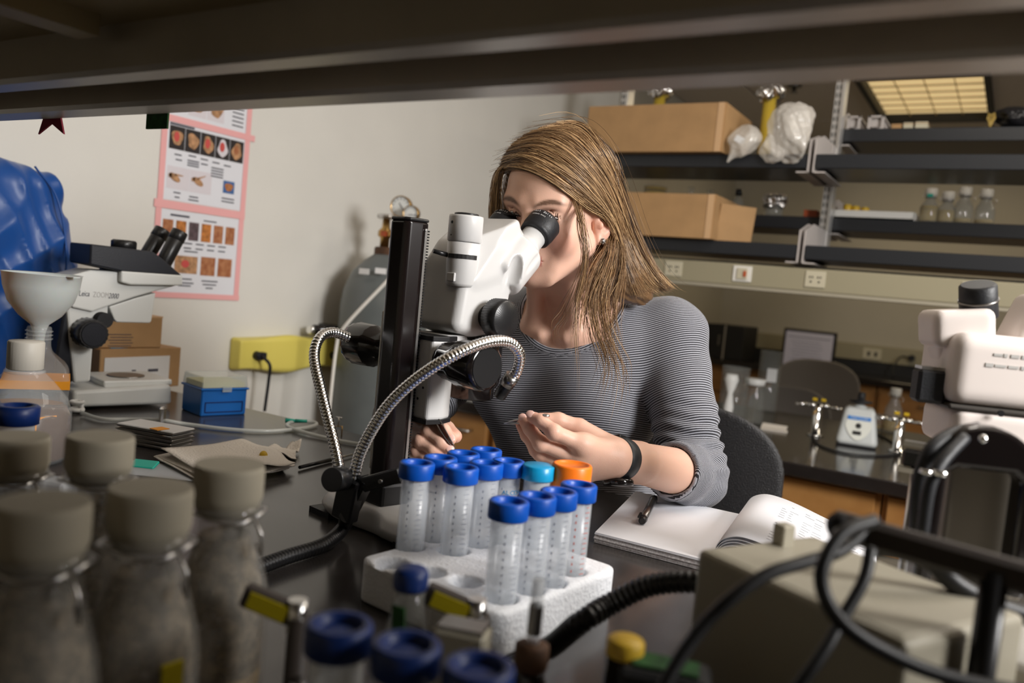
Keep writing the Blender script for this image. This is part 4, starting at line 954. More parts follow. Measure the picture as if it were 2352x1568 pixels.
q1 = pl(238, 735, .05); lp('knob_shaft', MB().cyl((-.06, q1[0], q1[1]), (.058, q1[0], q1[1]), .014, n=24), 'black_plastic')
q1 = pl(212, 767, .07); lp('focus_knob', MB().cyl((-.09, q1[0], q1[1]), (-.05, q1[0], q1[1]), .028, n=24), 'black_plastic'); kk = lp('focus_knob', MB().cyl((.036, q1[0], q1[1]), (.078, q1[0], q1[1]), .0275, .0262, 40, ribs=1, ribd=.05, ch=.002), 'black_plastic')
lp('knob_face', MB().cyl((.078, q1[0], q1[1]), (.0795, q1[0], q1[1]), .0215, .0205, 36), 'leica_dark', kk)
Rt = np.stack([[0, 1, 0], [0, 0, 1], [1, 0, 0]], 1)
q1 = pl(181, 678, .043)
for body, u, m_, sh in (('Leica', 181, 'ink_dark', .15), ('ZOOM', 214, 'scope_seam', .0), ('2000', 249, 'ink_dark', .3)):
    q2 = pl(u, 674+(u-181)*.085, .043); text('lettering', body, .0140, m_, am, (.0425, q2[0], q2[1]-.004), Rt, .0001, shear=sh, sx=.64)
# blue dust cover over something tall at the far left
def cov(p):
    d = rbox(p, (-.02, -.03, .16), (.075, .135, .18), .06); d = smin(d, rbox(p, (-.02, -.03, .36), (.070, .100, .085), .05), .05)
    tw = np.sin(p[:, 2]*17+p[:, 1]*23+np.sin(p[:, 0]*30)*1.2)
    d = d+.006*tw+.009*np.abs(np.sin(p[:, 1]*26-p[:, 2]*19+1.7*np.sin(p[:, 2]*14)))+.006*np.abs(np.sin(p[:, 1]*39+p[:, 2]*30+2*np.sin(p[:, 1]*21)))-.006
    return np.maximum(d*.8, -p[:, 2])
mat('blue_cloth', (.004, .062, .27), .40, sheen=.15)
bcv = thing('dust_cover', 'crumpled bright blue cloth dust cover over tall equipment at far left', 'cover', (-1.655, .885, BZ))
sdf_part('cloth', cov, (-.14, -.2, -.01), (.14, .17, .50), .0045, 'blue_cloth', bcv)
part('seam', MB().tube(spline([(.068, .05, .02), (.066, .04, .14), (.058, .05, .27), (.050, .03, .38), (.02, 0, .438)], 8), .0022, 6), 'blue_cloth', bcv)
# cartons by the wall
def boxth(name, label, c, size, rz, m, extra=None, cat='box', group=None):
    o = thing(name, label, cat, c, rz, group=group); part('carton', MB().box((0, 0, size[2]/2), size, bev=.0015), m, o)
    if extra: extra(o, size)
    return o
def ex1(o, s):
    m_ = MB()
    for k in range(5): m_.box((s[0]/2+.0006, -.02+.004*(k % 2), s[2]*.42-.006*k), (.0008, .05, .0014))
    part('printed_lines', m_, 'ink_dark', o); part('lid_flap', MB().box((0, 0, s[2]-.001), (s[0]+.001, s[1]+.001, .003)), 'cardboard_edge', o)
b2p = PX(392, 848, -1.68)
def ex2(o, s): part('printed_panel', MB().box((s[0]/2+.0006, -.01, s[2]*.45), (.001, s[1]*.80, s[2]*.7)), 'label_white', o); part('colour_bar', MB().box((0, -.05, s[2]+.0006), (s[0]*.9, .04, .001)), 'cap_cyan', o); part('colour_bar', MB().box((0, .01, s[2]+.0006), (s[0]*.9, .03, .001)), 'teal', o); kindof(part('printed_marks', MB().box((s[0]/2+.0012, -.02, s[2]*.45), (.0006, .010, .006)).box((s[0]/2+.0012, .028, s[2]*.45), (.0006, .026, .006)), 'ink_dark', o), 'stuff')
boxth('cardboard_box', 'wide low brown carton with a white printed side by the wall', (-1.69, 1.105, BZ), (.20, .20, .088), radians(3), 'cardboard', ex2)
boxth('cardboard_box', 'small brown carton with printed lines on top of the wide carton', (-1.68, 1.085, BZ+.089), (.17, .15, .068), radians(-4), 'cardboard', ex1)
# blue pipette tip box
cA = PZ(475, 958, BZ); cB = PZ(578, 953, BZ); cC = PZ(402, 938, BZ); d1 = (cB-cA)[:2]; w1 = np.linalg.norm(d1); ang = math.atan2(d1[1], d1[0]); w2 = np.linalg.norm((cC-cA)[:2])
tbx = thing('tip_box', 'blue pipette tip box with a clear hinged lid near the bench corner', 'box', (*((cB+cC)/2)[:2], BZ), ang)
w2 = .082; hb = .050
mb = MB().box((0, 0, hb/2), (w1, w2, hb), bev=.002).box((0, 0, hb+.001), (w1+.006, w2+.006, .004), bev=.001)
tb_ = part('box_body', mb, 'blue_box', tbx); part('panel_frame', MB().box((0, -w2/2-.0006, hb*.52), (w1*.82, .0012, .002)).box((0, -w2/2-.0006, hb*.15), (w1*.82, .0012, .002)).box((-w1*.41, -w2/2-.0006, hb*.34), (.002, .0012, hb*.38)).box((w1*.41, -w2/2-.0006, hb*.34), (.002, .0012, hb*.38)), 'cap_blue_deep', tb_)
part('tip_tray', MB().box((0, 0, hb+.008), (w1-.008, w2-.008, .010)), 'tips_yellow', tbx); part('lid', MB().box((0, 0, hb+.014), (w1+.002, w2+.002, .022), taper=.96, bev=.0015), 'blue_lid', tbx); part('latch', MB().box((.002, -w2/2-.004, hb+.001), (.018, .003, .010)), 'blue_lid', tbx)
# binder clip, tubing
tpts = [PZ(188, 948, BZ+.006), PZ(235, 962, BZ+.005), PZ(300, 963, BZ+.005), PZ(372, 965, BZ+.012), PZ(430, 974, BZ+.005), PZ(520, 985, BZ+.004), PZ(610, 990, BZ+.004), PZ(690, 984, BZ+.004), PZ(726, 975, BZ+.005), PZ(715, 968, BZ+.009), PZ(675, 968, BZ+.010), PZ(660, 978, BZ+.006), PZ(700, 993, BZ+.005), PZ(760, 1008, BZ+.004), PZ(825, 1020, BZ+.004), PZ(900, 1030, BZ+.004)]
tag(part('clear_tubing', MB().tube(spline(tpts, 8), .0034, 10), 'tubing'), 'clear plastic tubing snaking along the bench behind the column', 'tubing')
c = PZ(678, 966, BZ+.012); tag(part('teal_connector', MB().cyl(c, PZ(655, 965, BZ+.012), .003, .0045, 12).cyl(c, PZ(705, 967, BZ+.012), .0035, .003, 12), 'teal'), 'small teal syringe connector in the loop of the clear tubing', 'connector')
c = PZ(175, 948, BZ+.0); pcl = thing('tubing_clamp', 'small white clamp ring at the left end of the clear tubing', 'clamp', (c[0], c[1], BZ)); part('ring', torus_ring(MB(), (0, 0, .006), .010, .004), 'white_plastic', pcl); part('ring', torus_ring(MB(), (0, 0, .020), .010, .003), 'white_plastic', pcl); part('stem', MB().cyl((0, .009, 0), (0, .009, .022), .004, n=10), 'white_plastic', pcl)
c = PZ(371, 982, BZ); bcl = thing('binder_clip', 'upright chrome spring clip gripping the clear tubing', 'clip', (c[0], c[1], BZ), .4)
part('clip_body', MB().box((0, 0, .020), (.009, .014, .032), bev=.003), 'chrome', bcl); part('jaws', MB().box((0, 0, .004), (.012, .012, .008)), 'black_plastic', bcl)
c = PZ(775, 1000, BZ); o = thing('wire_clip', 'small brass and steel clip on the tubing beside the left gooseneck', 'clip', (c[0], c[1], BZ), .3); part('frame', MB().tube([(-.006, 0, 0), (-.006, 0, .016), (.008, 0, .018), (.008, 0, 0)], .0012, 6), 'brass', o); part('pin', MB().cyl((0, 0, .016), (0, 0, .034), .0015, n=8).cyl((-.006, 0, .033), (.006, 0, .033), .0012, n=8), 'steel', o)
# slide stack
c = PZ(365, 1030, BZ); fl = ['bottom plate of the slide stack', 'plate', 'plate', 'plate', 'top white plate']
for k in range(5):
    lab = ['lowest silvery slide holder in the stack by the spring clip', 'silvery slide holder, second from the bottom of the stack', 'silvery slide holder in the middle of the stack', 'silvery slide holder just under the white-topped one', 'white-topped slide holder with an orange tab, topmost of the stack'][k]
    o = thing('slide_holder', lab, 'slide holder', (c[0]-.028+.001*k, c[1]+.010, BZ+.001+.0062*k), radians(12+1.5*(k % 3)), group='slide holders stacked on the bench')
    part('plate', MB().box((0, 0, .0026), (.105, .050, .0050), bev=.0012), 'steel' if k < 4 else 'label_white', o)
    part('edge_groove', MB().box((0, 0, .0026), (.107, .052, .0012)), 'dark_steel', o)
    if k == 4: part('orange_tab', MB().box((.022, -.018, .0058), (.018, .022, .0010), rotm('Z', -.2)), 'tape_orange', o)
# paper towels
def towel(name, label, P0, ex_, ey_, amp, seed, m='towel', n=14, cat='towel', t_=.0012, lift=.002):
    rr = np.random.default_rng(seed); ph_ = rr.uniform(0, 6, 6); vs = []; fs = []
    for j in range(n+1):
        for i in range(n+1):
            x, y = i/n, j/n; z = lift+amp*(.5+.5*sin(5*x+3*y+ph_[0]))*(.4+.6*abs(sin(3*y-4*x+ph_[1])))+amp*.3*(1+sin(13*x*y+ph_[2]))
            wv = .04*sin(7*y+ph_[3]); vs.append(P0+ex_*(x+wv*(x > .5))+ey_*(y+.03*sin(6*x+ph_[4]))+np.array([0, 0, z]))
    for j in range(n):
        for i in range(n): a_ = j*(n+1)+i; fs.append((a_, a_+1, a_+n+2, a_+n+1))
    o = part(name, MB().add(vs, fs, True), m); md = o.modifiers.new('thick', 'SOLIDIFY'); md.thickness = t_; tag(o, label, cat); return o
a0, a1, a2 = PZ(350, 1058, BZ), PZ(540, 1030, BZ), PZ(470, 1120, BZ)
for k in range(3):
    towel('paper_towel', ['folded beige paper towel lying lowest under the others beside the milk-white stoppers', 'middle sheet of the folded beige paper towels', 'top sheet of the folded beige paper towels with embossed surface'][k], a0+np.array([.004*k, .003*k, .0045*k]), a1-a0, a2-a0, .004+.002*(k == 2), 20+k)['group'] = 'folded paper towels'
b0, b1, b2 = PZ(590, 1075, BZ), PZ(680, 1058, BZ), PZ(605, 1045, BZ); towel('crumpled_tissue', 'small crumpled beige tissue to the right of the paper towels', b0, b1-b0, b2-b0, .016, 31, cat='tissue')
c = PZ(604, 1058, BZ+.01); o = thing('yellow_bulb', 'tiny yellow rubber bulb on the crumpled tissue', 'bulb', (c[0], c[1], BZ+.012)); part('bulb', MB().sphere((0, 0, .006), (.006, .006, .007)), 'cap_yellow', o); part('neck', MB().cyl((0, 0, .006), (.009, 0, .003), .003, n=10), 'tips_yellow', o)
pp0, pp1 = PZ(688, 1073, BZ+.004), PZ(822, 1040, BZ+.004); dd = (pp1-pp0)/np.linalg.norm(pp1-pp0)
o = thing('probe', 'slim black probe with a metal tip lying on the bench', 'probe', pp0); part('handle', MB().cyl(pp0, pp0+dd*.075, .0026, .0034, 12), 'black_plastic', o, world=True); part('metal_tip', MB().cyl(pp0+dd*.075, pp0+dd*.13, .0022, .0015, 12), 'steel', o, world=True)
c = PZ(322, 1078, BZ); o = thing('green_tape', 'scrap of green tape on a pale sheet behind the stoppered bottles', 'tape', (c[0], c[1], BZ+.001), .5); part('sheet', MB().box((.03, .0, .001), (.12, .07, .001)), 'frosted', o); part('tape', MB().box((0, .01, .004), (.035, .02, .004), rotm('X', .3), bev=.001), 'teal', o)
# media bottle with the grey cap, and the square bottle with the funnel
c = PZ(60, 1075, BZ); c = PD(60, 800, 1.12); mbt = thing('media_bottle', 'wide glass media bottle with a tall grey cap and amber contents', 'bottle', (c[0], c[1], BZ))
hz = PD(60, 782, 1.12)[2]-BZ
part('glass_body', MB().lathe([(.055, 0), (.060, .006), (.060, hz*.40), (.054, hz*.52), (.036, hz*.66), (.021, hz*.76), (.020, hz*.80)], n=48, cap=False), 'pet', mbt)
part('contents', MB().lathe([(.056, .003), (.0585, .008), (.0585, hz*.38), (.052, hz*.46), (.001, hz*.46)], n=40), 'brown_liquid', mbt)
part('cap', MB().lathe([(.0205, hz*.76), (.0225, hz*.77), (.0225, hz-.002), (.021, hz), (.001, hz+.0005)], n=64, ribs=1, ribd=.03), 'white_cap', mbt)
part('neck_ring', torus_ring(MB(), (0, 0, hz*.745), .023, .0025), 'pet', mbt)
tpz = MB().box((0, 0, 0), (.001, .03, .018)).box((0, -.002, -.02), (.001, .012, .03), rotm('X', .3)).box((0, -.008, -.045), (.001, .026, .016))
o = part('orange_tape', tpz, 'tape_orange', mbt); o.location = (.0565*cos(-.20), .0565*sin(-.20)+.012, hz*.36); o.rotation_euler = (0, 0, .1)
c = PD(89, 780, 1.30); SQ = radians(31)+.5; fbz = PD(95, 748, 1.30)[2]-BZ; fb_ = thing('square_bottle', 'clear square-shouldered bottle with an orange tape band under the funnel', 'bottle', (c[0], c[1], BZ), SQ)
def sqf(p): 
    d = rbox(p, (0, 0, .065), (.046, .046, .067), .012); n_ = .58; k = np.abs(p[:, :2]).max(1); d = smax(d, (k-.046)*.75+(p[:, 2]-.098)*.75, .01)
    return smin(d, cylz(p, (0, 0, .10), (0, 0, fbz), .0175, .002), .01)
sdf_part('bottle_body', sqf, (-.06, -.06, -.005), (.06, .06, fbz+.01), .003, 'pet', fb_)
part('tape_band', MB().box((0, 0, .078), (.0935, .0935, .013)), 'tape_orange', fb_)
for k in range(3): part('neck_thread', torus_ring(MB(), (0, 0, fbz-.020+.006*k), .0185, .0012), 'pet', fb_)
part('liquid', MB().box((0, 0, .03), (.084, .084, .05), bev=.008), 'brown_liquid', fb_)
fn_ = thing('funnel', 'milky white plastic funnel standing in the neck of the square bottle', 'funnel', (c[0], c[1], BZ+fbz-.05))
hf = PD(95, 628, 1.30)[2]-BZ-fbz+.05
v1 = [(.006, 0), (.009, .040), (.013, .052), (.030, .066), (.046, .088), (.0535, .112), (.0560, hf), (.0575, hf+.001)]; v2 = [(r_-.0012, z_) for r_, z_ in v1[::-1][1:]]
part('cone', MB().lathe(v1+v2, n=56, cap=False), 'funnel', fn_, ); part('rim_tab', MB().box((.062, .012, hf), (.016, .012, .0015), rotm('Z', .2)), 'funnel', fn_)
c = PD(40, 958, .80); o = thing('blue_ring_cap', 'dark blue ring-shaped cap of a vial behind the left stoppers', 'vial', (c[0], c[1], BZ)); hz_ = c[2]-BZ
part('vial_body', MB().lathe([(.010, 0), (.015, .01), (.015, hz_-.004)], n=28), 'frosted', o); part('cap', MB().lathe([(.019, hz_-.006), (.0195, hz_+.010), (.017, hz_+.012), (.0125, hz_+.012), (.0118, hz_+.003), (.001, hz_+.002)], n=44), 'cap_blue_deep', o)
c = PD(125, 1110, .72); o = thing('sample_box', 'small clear sample box with a dark blue base between the stoppered bottles', 'box', (c[0], c[1], BZ), .4); part('base', MB().box((0, 0, .035), (.030, .022, .07), bev=.002), 'cap_blue_deep', o); part('clear_lid', MB().box((0, 0, .082), (.031, .023, .024), bev=.002), 'frosted', o)

# ================================================================ wall things
def wallposter(label, us, imgs, texts, tape):
    pass
RW = np.stack([[0, 1, 0], [0, 0, 1], [1, 0, 0]], 1)      # x -> along the wall (+Y), y -> up, z -> out of the wall
def wp(u, v): q = PX(u, v, WX); return np.array([q[1], q[2]])
def flat(mb, cy, cz, w, h, lay): mb.box((WX+.0008+.0004*lay, cy, cz), (.0005, w, h)); return mb
def prow(par, y0, y1, z0, z1, n, mats, lay, gap=.06, blob=None, name='picture'):
    w = (y1-y0)/n
    for k in range(n):
        yc = y0+w*(k+.5); o = part(name, flat(MB(), yc, (z0+z1)/2, w*(1-gap), z1-z0, lay), mats[k % len(mats)], par, world=True)
        if blob:
            ol = [(yc+.34*w*cos(a)*(1+.2*sin(3*a+k)), (z0+z1)/2+(z1-z0)*.36*sin(a)*(1+.15*cos(2*a+k))) for a in np.linspace(0, 2*pi, 18, endpoint=False)]
            part('picture_detail', MB().prism(ol, 0, .0006, RW, (WX+.0010+.0004*lay, 0, 0)), blob[k % len(blob)][0], o, world=True) if False else None
            pb_ = MB().prism([(a_, b_) for a_, b_ in ol], 0, .0006, RW, (WX+.0012+.0004*lay, 0, 0))
            part('picture_detail', pb_, blob[k % len(blob)][0], par, world=True)
            if blob[k % len(blob)][1]:
                ol2 = [(yc-.05*w+.17*w*cos(a), (z0+z1)/2+(z1-z0)*.05+(z1-z0)*.22*sin(a)) for a in np.linspace(0, 2*pi, 14, endpoint=False)]
                part('picture_detail', MB().prism(ol2, 0, .0006, RW, (WX+.0020+.0004*lay, 0, 0)), blob[k % len(blob)][1], par, world=True)
Y0, Y1 = wp(372, 400)[0], wp(562, 400)[0]-.004
zA, zB, zC, zD, zE = wp(400, 290)[1]+.012, wp(450, 472)[1]+.004, wp(450, 486)[1]-.004, wp(400, 672)[1], wp(480, 270)[1]
sheets = [('paper_sheet', 'top taped sheet of the fly chart, partly hidden by the overhead shelf', zA+.012, zA+.012+.17), ('paper_sheet', 'middle taped sheet with a row of five dark eye photographs', zB, zA), ('paper_sheet', 'bottom taped sheet with brown fly abdomen photographs', zD, zC)]
W_ = Y1-Y0
for k, (n_, l_, z0, z1) in enumerate(sheets):
    o = thing('chart_sheet', l_, 'poster', (WX, (Y0+Y1)/2, z0), group='taped chart sheets on the wall')
    part('paper', flat(MB(), (Y0+Y1)/2, (z0+z1)/2, W_, z1-z0, 0), 'poster_paper', o, world=True)
    H_ = z1-z0; tl_ = []
    if k == 1:
        prow(o, Y0+.012, Y1-.006, z1-.066, z1-.010, 5, ['img_black'], 1, .03, [('img_tan', 'img_red'), ('img_tan', None), ('img_tan', 'img_red'), ('img_pale', 'img_red'), ('img_tan', 'img_brown')])
        prow(o, Y0+.012, Y0+.012+W_*.54, z0+.028, z0+.083, 2, ['img_pale'], 1, .02)
        for q in (0, 1):
            yb = Y0+.034+q*W_*.27; mb = MB(); ol = [(yb+.016*cos(a)+.002*q, z0+.056-.006*cos(a)+.009*sin(a)) for a in np.linspace(0, 2*pi, 16, endpoint=False)]
            mb.prism(ol, 0, .0006, RW, (WX+.0020, 0, 0)); mb.prism([(yb-.018, z0+.062), (yb-.010, z0+.066), (yb-.008, z0+.056), (yb-.016, z0+.054)], 0, .0006, RW, (WX+.0020, 0, 0)); mb.prism([(yb, z0+.066), (yb+.024, z0+.064+.010*q), (yb+.024, z0+.062+.010*q), (yb, z0+.060)], 0, .0006, RW, (WX+.0020, 0, 0)); part('fly_drawing', mb, 'img_tan', o, world=True)
        prow(o, Y1-.064, Y1-.028, z0+.040, z0+.072, 1, ['img_blue'], 1, 0, [('img_orange', 'img_brown')])
        tl_ = [(Y0+.012, z1-.006, .07), (Y0+.03, z1-.078, .02), (Y0+.034, z1-.090, .018)]+[(Y0+.07+.036*j, z1-.074-.002*j, .022) for j in range(4)]+[(Y0+.068, z1-.086-.006*j, .034) for j in range(3)]+[(Y0+.108, z1-.088, .020)]+[(Y0+.140, z1-.092-.007*j, .038) for j in range(4)]+[(Y0+.034, z0+.020, .02), (Y0+.038, z0+.009, .014), (Y0+.080, z0+.016, .026), (Y0+.078, z0+.008, .030), (Y1-.066, z0+.026, .04), (Y1-.066, z0+.018, .04)]
    elif k == 2:
        prow(o, Y0+.006, Y1-.012, z1-.070, z1-.024, 6, ['img_brown', 'img_orange', 'img_grey', 'img_orange', 'img_brown', 'img_brown'], 1, .22)
        prow(o, Y0+.05, Y0+.05+W_*.28, z0+.050, z0+.094, 1, ['img_tan'], 1, .02, [('img_tan', 'img_red')]); prow(o, Y0+.124, Y1-.014, z0+.048, z0+.096, 2, ['img_brown'], 1, .16)
        tl_ = [(Y0+.03, z1-.012, .055), (Y0+.128, z1-.016, .04)]+[(Y0+.074+.035*j, z1-.078, .024) for j in range(4)]+[(Y0+.074+.035*j, z1-.090, .022) for j in range(4)]+[(Y0+.076, z0+.106, .04), (Y0+.070, z0+.036, .034), (Y0+.066, z0+.026, .044), (Y0+.066, z0+.019, .036), (Y0+.134, z0+.034, .05), (Y0+.138, z0+.025, .042), (Y0+.148, z0+.016, .022)]
    else:
        prow(o, Y0+.060, Y0+.060+W_*.45, z0+.012, z0+.075, 2, ['img_pale'], 1, .05, [('img_tan', None)]); tl_ = [(Y0+.03, z0+.030, .03), (Y0+.034, z0+.020, .02)]+[(Y1-.050, z0+.016+.011*j, .036) for j in range(6)]
    mb = MB()
    for j, (y_, z_, w_) in enumerate(tl_): flat(mb, y_+w_/2, z_, w_, .0032 if j else .005, 2)
    kindof(part('printed_text', mb, 'ink_dark', o, world=True), 'stuff')
tw = .016
for (l_, y_, z_, w_, h_) in (('pink tape strip down the left side of the middle and top chart sheets', Y0-.002, (zB+zA)/2+.01, tw, zA-zB+.05), ('pink tape strip down the right side of the middle and top chart sheets', Y1+.004, (zB+zA)/2+.08, tw, zA-zB+.20), ('pink tape strip down the left side of the bottom sheet', Y0-.004, (zC+zD)/2, tw, zC-zD+.02), ('pink tape strip down the right side of the bottom sheet', Y1+.003, (zC+zD)/2, tw, zC-zD+.02), ('pink tape strip between the top and the middle chart sheets', (Y0+Y1)/2+.012, zA+.006, W_+.03, tw), ('pink tape strip between the middle and the bottom chart sheets', (Y0+Y1)/2-.003, (zB+zC)/2, W_+.03, .020), ('pink tape strip along the bottom of the lowest chart sheet', (Y0+Y1)/2, zD-.006, W_+.026, .014)):
    tag(part('pink_tape', flat(MB(), y_, z_, w_, h_, 3 if h_ > w_ else 5), 'tape_pink'), l_, 'tape', 'pink tape strips on the wall')
# yellow wall box with plugs
ya = wp(528, 772); yb = wp(528, 850); y2 = wp(800, 770)
def yf(p):
    L_ = (y2[0]-ya[0])/2+.03; q = p.copy(); bulge = .012*np.sin((p[:, 1])*22+.4); d = rbox(q, (.022, 0, 0), (.024, L_, (ya[1]-yb[1])/2), .010)
    return d+bulge*np.clip(p[:, 0]/.04, 0, 1)*.7
yc = (ya[0]+y2[0])/2+.03; o = thing('wall_box', 'bright yellow wavy plastic box fixed to the wall with two plugs', 'power box', (WX, yc, (ya[1]+yb[1])/2))
sdf_part('housing', yf, (-.01, -.30, -.08), (.07, .30, .08), .004, 'yellow_wall', o)
for k, u in enumerate((566, 742)):
    p_ = wp(u, 812); q = part('plug', MB().cyl((WX+.035, p_[0], p_[1]), (WX+.062, p_[0], p_[1]), .013, .010, 18).box((WX+.045, p_[0]+.012, p_[1]), (.03, .02, .02), bev=.003), 'black_rubber', o, world=True)
    part('cord', MB().tube(spline([(WX+.064, p_[0], p_[1]), (WX+.088, p_[0]+.006, p_[1]-.02), (WX+.080, p_[0]+.014, p_[1]-.06), (WX+.075, p_[0]+.012, p_[1]-.15 if k == 0 else p_[1]-.3)], 7), .0045 if k == 0 else .007, 8), 'black_rubber', q, world=True)
pa_ = PX(712, 757, WX+.05); o = thing('wall_pipe', 'short black pipe with a chrome end above the yellow wall box', 'pipe', (WX+.05, pa_[1], pa_[2])); part('pipe', MB().cyl((0, .012, 0), (0, .16, .0), .015, n=20), 'black_gloss', o); part('chrome_end', MB().cyl((0, -.004, 0), (0, .016, 0), .014, n=20, ch=.003), 'chrome', o); part('bracket', MB().box((-.025, .10, 0), (.05, .03, .03)), 'black_plastic', o)
# gas cylinder
GC = np.array([-1.62, 1.93, 0]); zt_ = PY(884, 585, 1.93)[2]
gcy = thing('gas_cylinder', 'tall grey gas cylinder with brass regulator strapped against the wall', 'gas cylinder', GC)
R_ = .132; part('tank', MB().lathe([(R_*.8, 0), (R_, .03), (R_, zt_-.16), (R_*.95, zt_-.11), (R_*.78, zt_-.055), (R_*.52, zt_-.02), (R_*.36, zt_-.004), (R_*.33, zt_+.0)], n=64), 'cyl_grey', gcy)
part('neck_collar', MB().lathe([(.042, zt_-.012), (.044, zt_-.008), (.044, zt_+.018), (.040, zt_+.022)], n=40), 'collar', gcy)
vz = PY(876, 495, 1.93)[2]
vb_ = part('valve', MB().lathe([(.014, zt_+.02), (.014, zt_+.05), (.022, zt_+.055), (.022, zt_+.07), (.012, zt_+.08), (.011, vz-.01)], (-.02, 0, 0), n=20).cyl((-.02, 0, zt_+.062), (-.02+.05, -.012, zt_+.062), .011, n=14), 'brass', gcy)
part('hand_wheel', MB().lathe([(.024, vz-.010), (.028, vz-.008), (.028, vz+.002), (.024, vz+.004)], (-.02, 0, 0), n=8), 'steel', vb_)
part('red_seal', MB().box((-.01, -.02, zt_+.062), (.016, .01, .016)), 'red_socket', vb_)
for k, (u, v, r_) in enumerate(((920, 474, .031), (943, 490, .023))):
    g = PY(u, v, 1.86-.02*k)-GC; vd = np.array([.35, -.93, .0]); vd /= np.linalg.norm(vd); Rg = frame(vd)
    gg = part('gauge', MB().lathe([(r_*.9, -.022), (r_, -.018), (r_, .0), (r_*.93, .003), (r_*.90, -.001), (.001, -.001)], g, Rg, 36), 'brass', gcy)
    part('gauge_dial', MB().lathe([(r_*.89, -.0008), (.001, -.0006)], g, Rg, 36, cap=False), 'gauge_face', gg)
    mb = MB()
    for q in range(11): a = radians(-45+27*q); mb.box(g+Rg@np.array([r_*.72*cos(a), r_*.72*sin(a), .0006]), (r_*.16, .0014, .0008), Rg@rotm('Z', a))
    mb.box(g+Rg@np.array([.006, -.004, .0012]), (r_*1.1, .0016, .0008), Rg@rotm('Z', 2.2+k)); kindof(part('dial_marks', mb, 'ink_dark', gg), 'stuff')
    part('gauge_stem', MB().cyl(g-vd*.015, np.array([.02, -.012, zt_+.062]), .006, n=10), 'brass', gg)
for k, (u, v) in enumerate(((826, 622), (873, 622))):
    q = PD(u, v, 2.34)-GC; a = math.atan2(q[1], q[0]); part('label_patch', MB().box((R_*.985*cos(a), R_*.985*sin(a), q[2]), (.003, .032, .016), rotm('Z', a)), 'label_white', gcy)
tag(part('securing_cord', MB().tube(spline([PD(905, 630, 2.22), PD(880, 655, 2.22), PD(790, 752, 2.23), PD(772, 800, 2.25), PD(752, 990, 2.25), PD(748, 1060, 2.25)], 8), .005, 8), 'outlet_white', gcy, world=True), 'pale cord slung diagonally across the tank')
# ================================================================ foreground, close to the lens
for k, (u, v, z, lab, yl) in enumerate(((100, 1150, 1.092, 'nearest stoppered culture bottle, large and blurred in the bottom left corner', None), (348, 1118, 1.092, 'stoppered culture bottle second from the left in front, with a yellow tape edge', radians(-5)), (528, 1065, 1.088, 'stoppered culture bottle at the right of the front group beside the yellow-tagged tap', None), (232, 1000, 1.088, 'stoppered culture bottle behind the front two, next to the orange taped glass bottle', None), (40, 1000, 1.075, 'stoppered culture bottle at the left photo edge below the blue ring cap', None))):
    c = PZ(u, v, z); bottle(lab, (c[0], c[1], BZ), lid='stopper', film=True, H=z-BZ-.024, r=.0315, group='culture bottles in the foreground', yellow=yl, capr=.0222)
P3 = [PZ(780, 1432, 1.042), PZ(935, 1478, 1.042), PZ(1100, 1528, 1.042)]
for k, p in enumerate(P3):
    conical(['blurred dark-blue-capped tube nearest the culture bottles at the bottom edge', 'blurred dark-blue-capped tube in the middle of the bottom edge trio', 'blurred dark-blue-capped tube at the right of the bottom edge trio'][k], (p[0], p[1], .9275), 'cap_blue_deep', group='tubes at the bottom edge', liquid=.055)
c = sum(P3)/3; o = thing('tube_stand', 'dark stand under the three blurred blue-capped tubes', 'rack', (c[0], c[1], BZ), radians(12)); part('stand_body', MB().box((0, 0, .0035), (.13, .05, .007), bev=.001), 'black_matte', o)
part('side_rail', MB().box((0, -.028, .012), (.13, .003, .024)).box((0, .028, .012), (.13, .003, .024)), 'black_matte', o)
def nbox(name, label, cat, uv, d, size, R, m, **k):
    c = PD(*uv, d); o = thing(name, label, cat, c); part('body', MB().box((0, 0, 0), size, R, **k), m, o); return o
def tagtap(label, u0, v0, u1, v1, d):
    a, b = PD(u0, v0, d), PD(u1, v1, d); m_ = (a+b)/2; dr = (b-a)/np.linalg.norm(b-a); o = thing('tagged_gas_tap', label, 'tap', (b[0], b[1], BZ), group='yellow-tagged bench taps in front')
    n_ = np.cross(dr, [0, 0, 1]); n_ /= np.linalg.norm(n_); R = np.stack([dr, -n_, np.cross(dr, -n_)], 1); L = np.linalg.norm(b-a)
    part('post', MB().lathe([(.013, 0), (.012, .005), (.007, .008), (.007, b[2]-BZ-.004)], n=18), 'arm_brown', o)
    lv = part('lever', MB().box(m_-np.array([0, 0, .004]), (L+.006, .009, .014), R, bev=.0015), 'arm_brown', o, world=True)
    part('yellow_tag', MB().box(m_-np.array([0, 0, .004])-dr*.003+n_*.0052, (L*.72, .0010, .010), R).box(m_-np.array([0, 0, .004])-dr*.003-n_*.0052, (L*.72, .0010, .010), R), 'tape_yellow', lv, world=True)
    part('pivot', MB().cyl(b-dr*.002-np.array([0, 0, .014]), b-dr*.002+np.array([0, 0, .006]), .006, n=14), 'steel', o, world=True)
    part('spout', MB().cyl((0, 0, (b[2]-BZ)*.55), (.028, -.016, (b[2]-BZ)*.48), .006, .005, 14), 'chrome', o)
    return o
tagtap('bench tap with a yellow-tagged lever in front of the culture bottles', 572, 1352, 690, 1402, .50)
tagtap('bench tap with a yellow-tagged lever behind the small dropper vial', 990, 1350, 1102, 1398, .53)
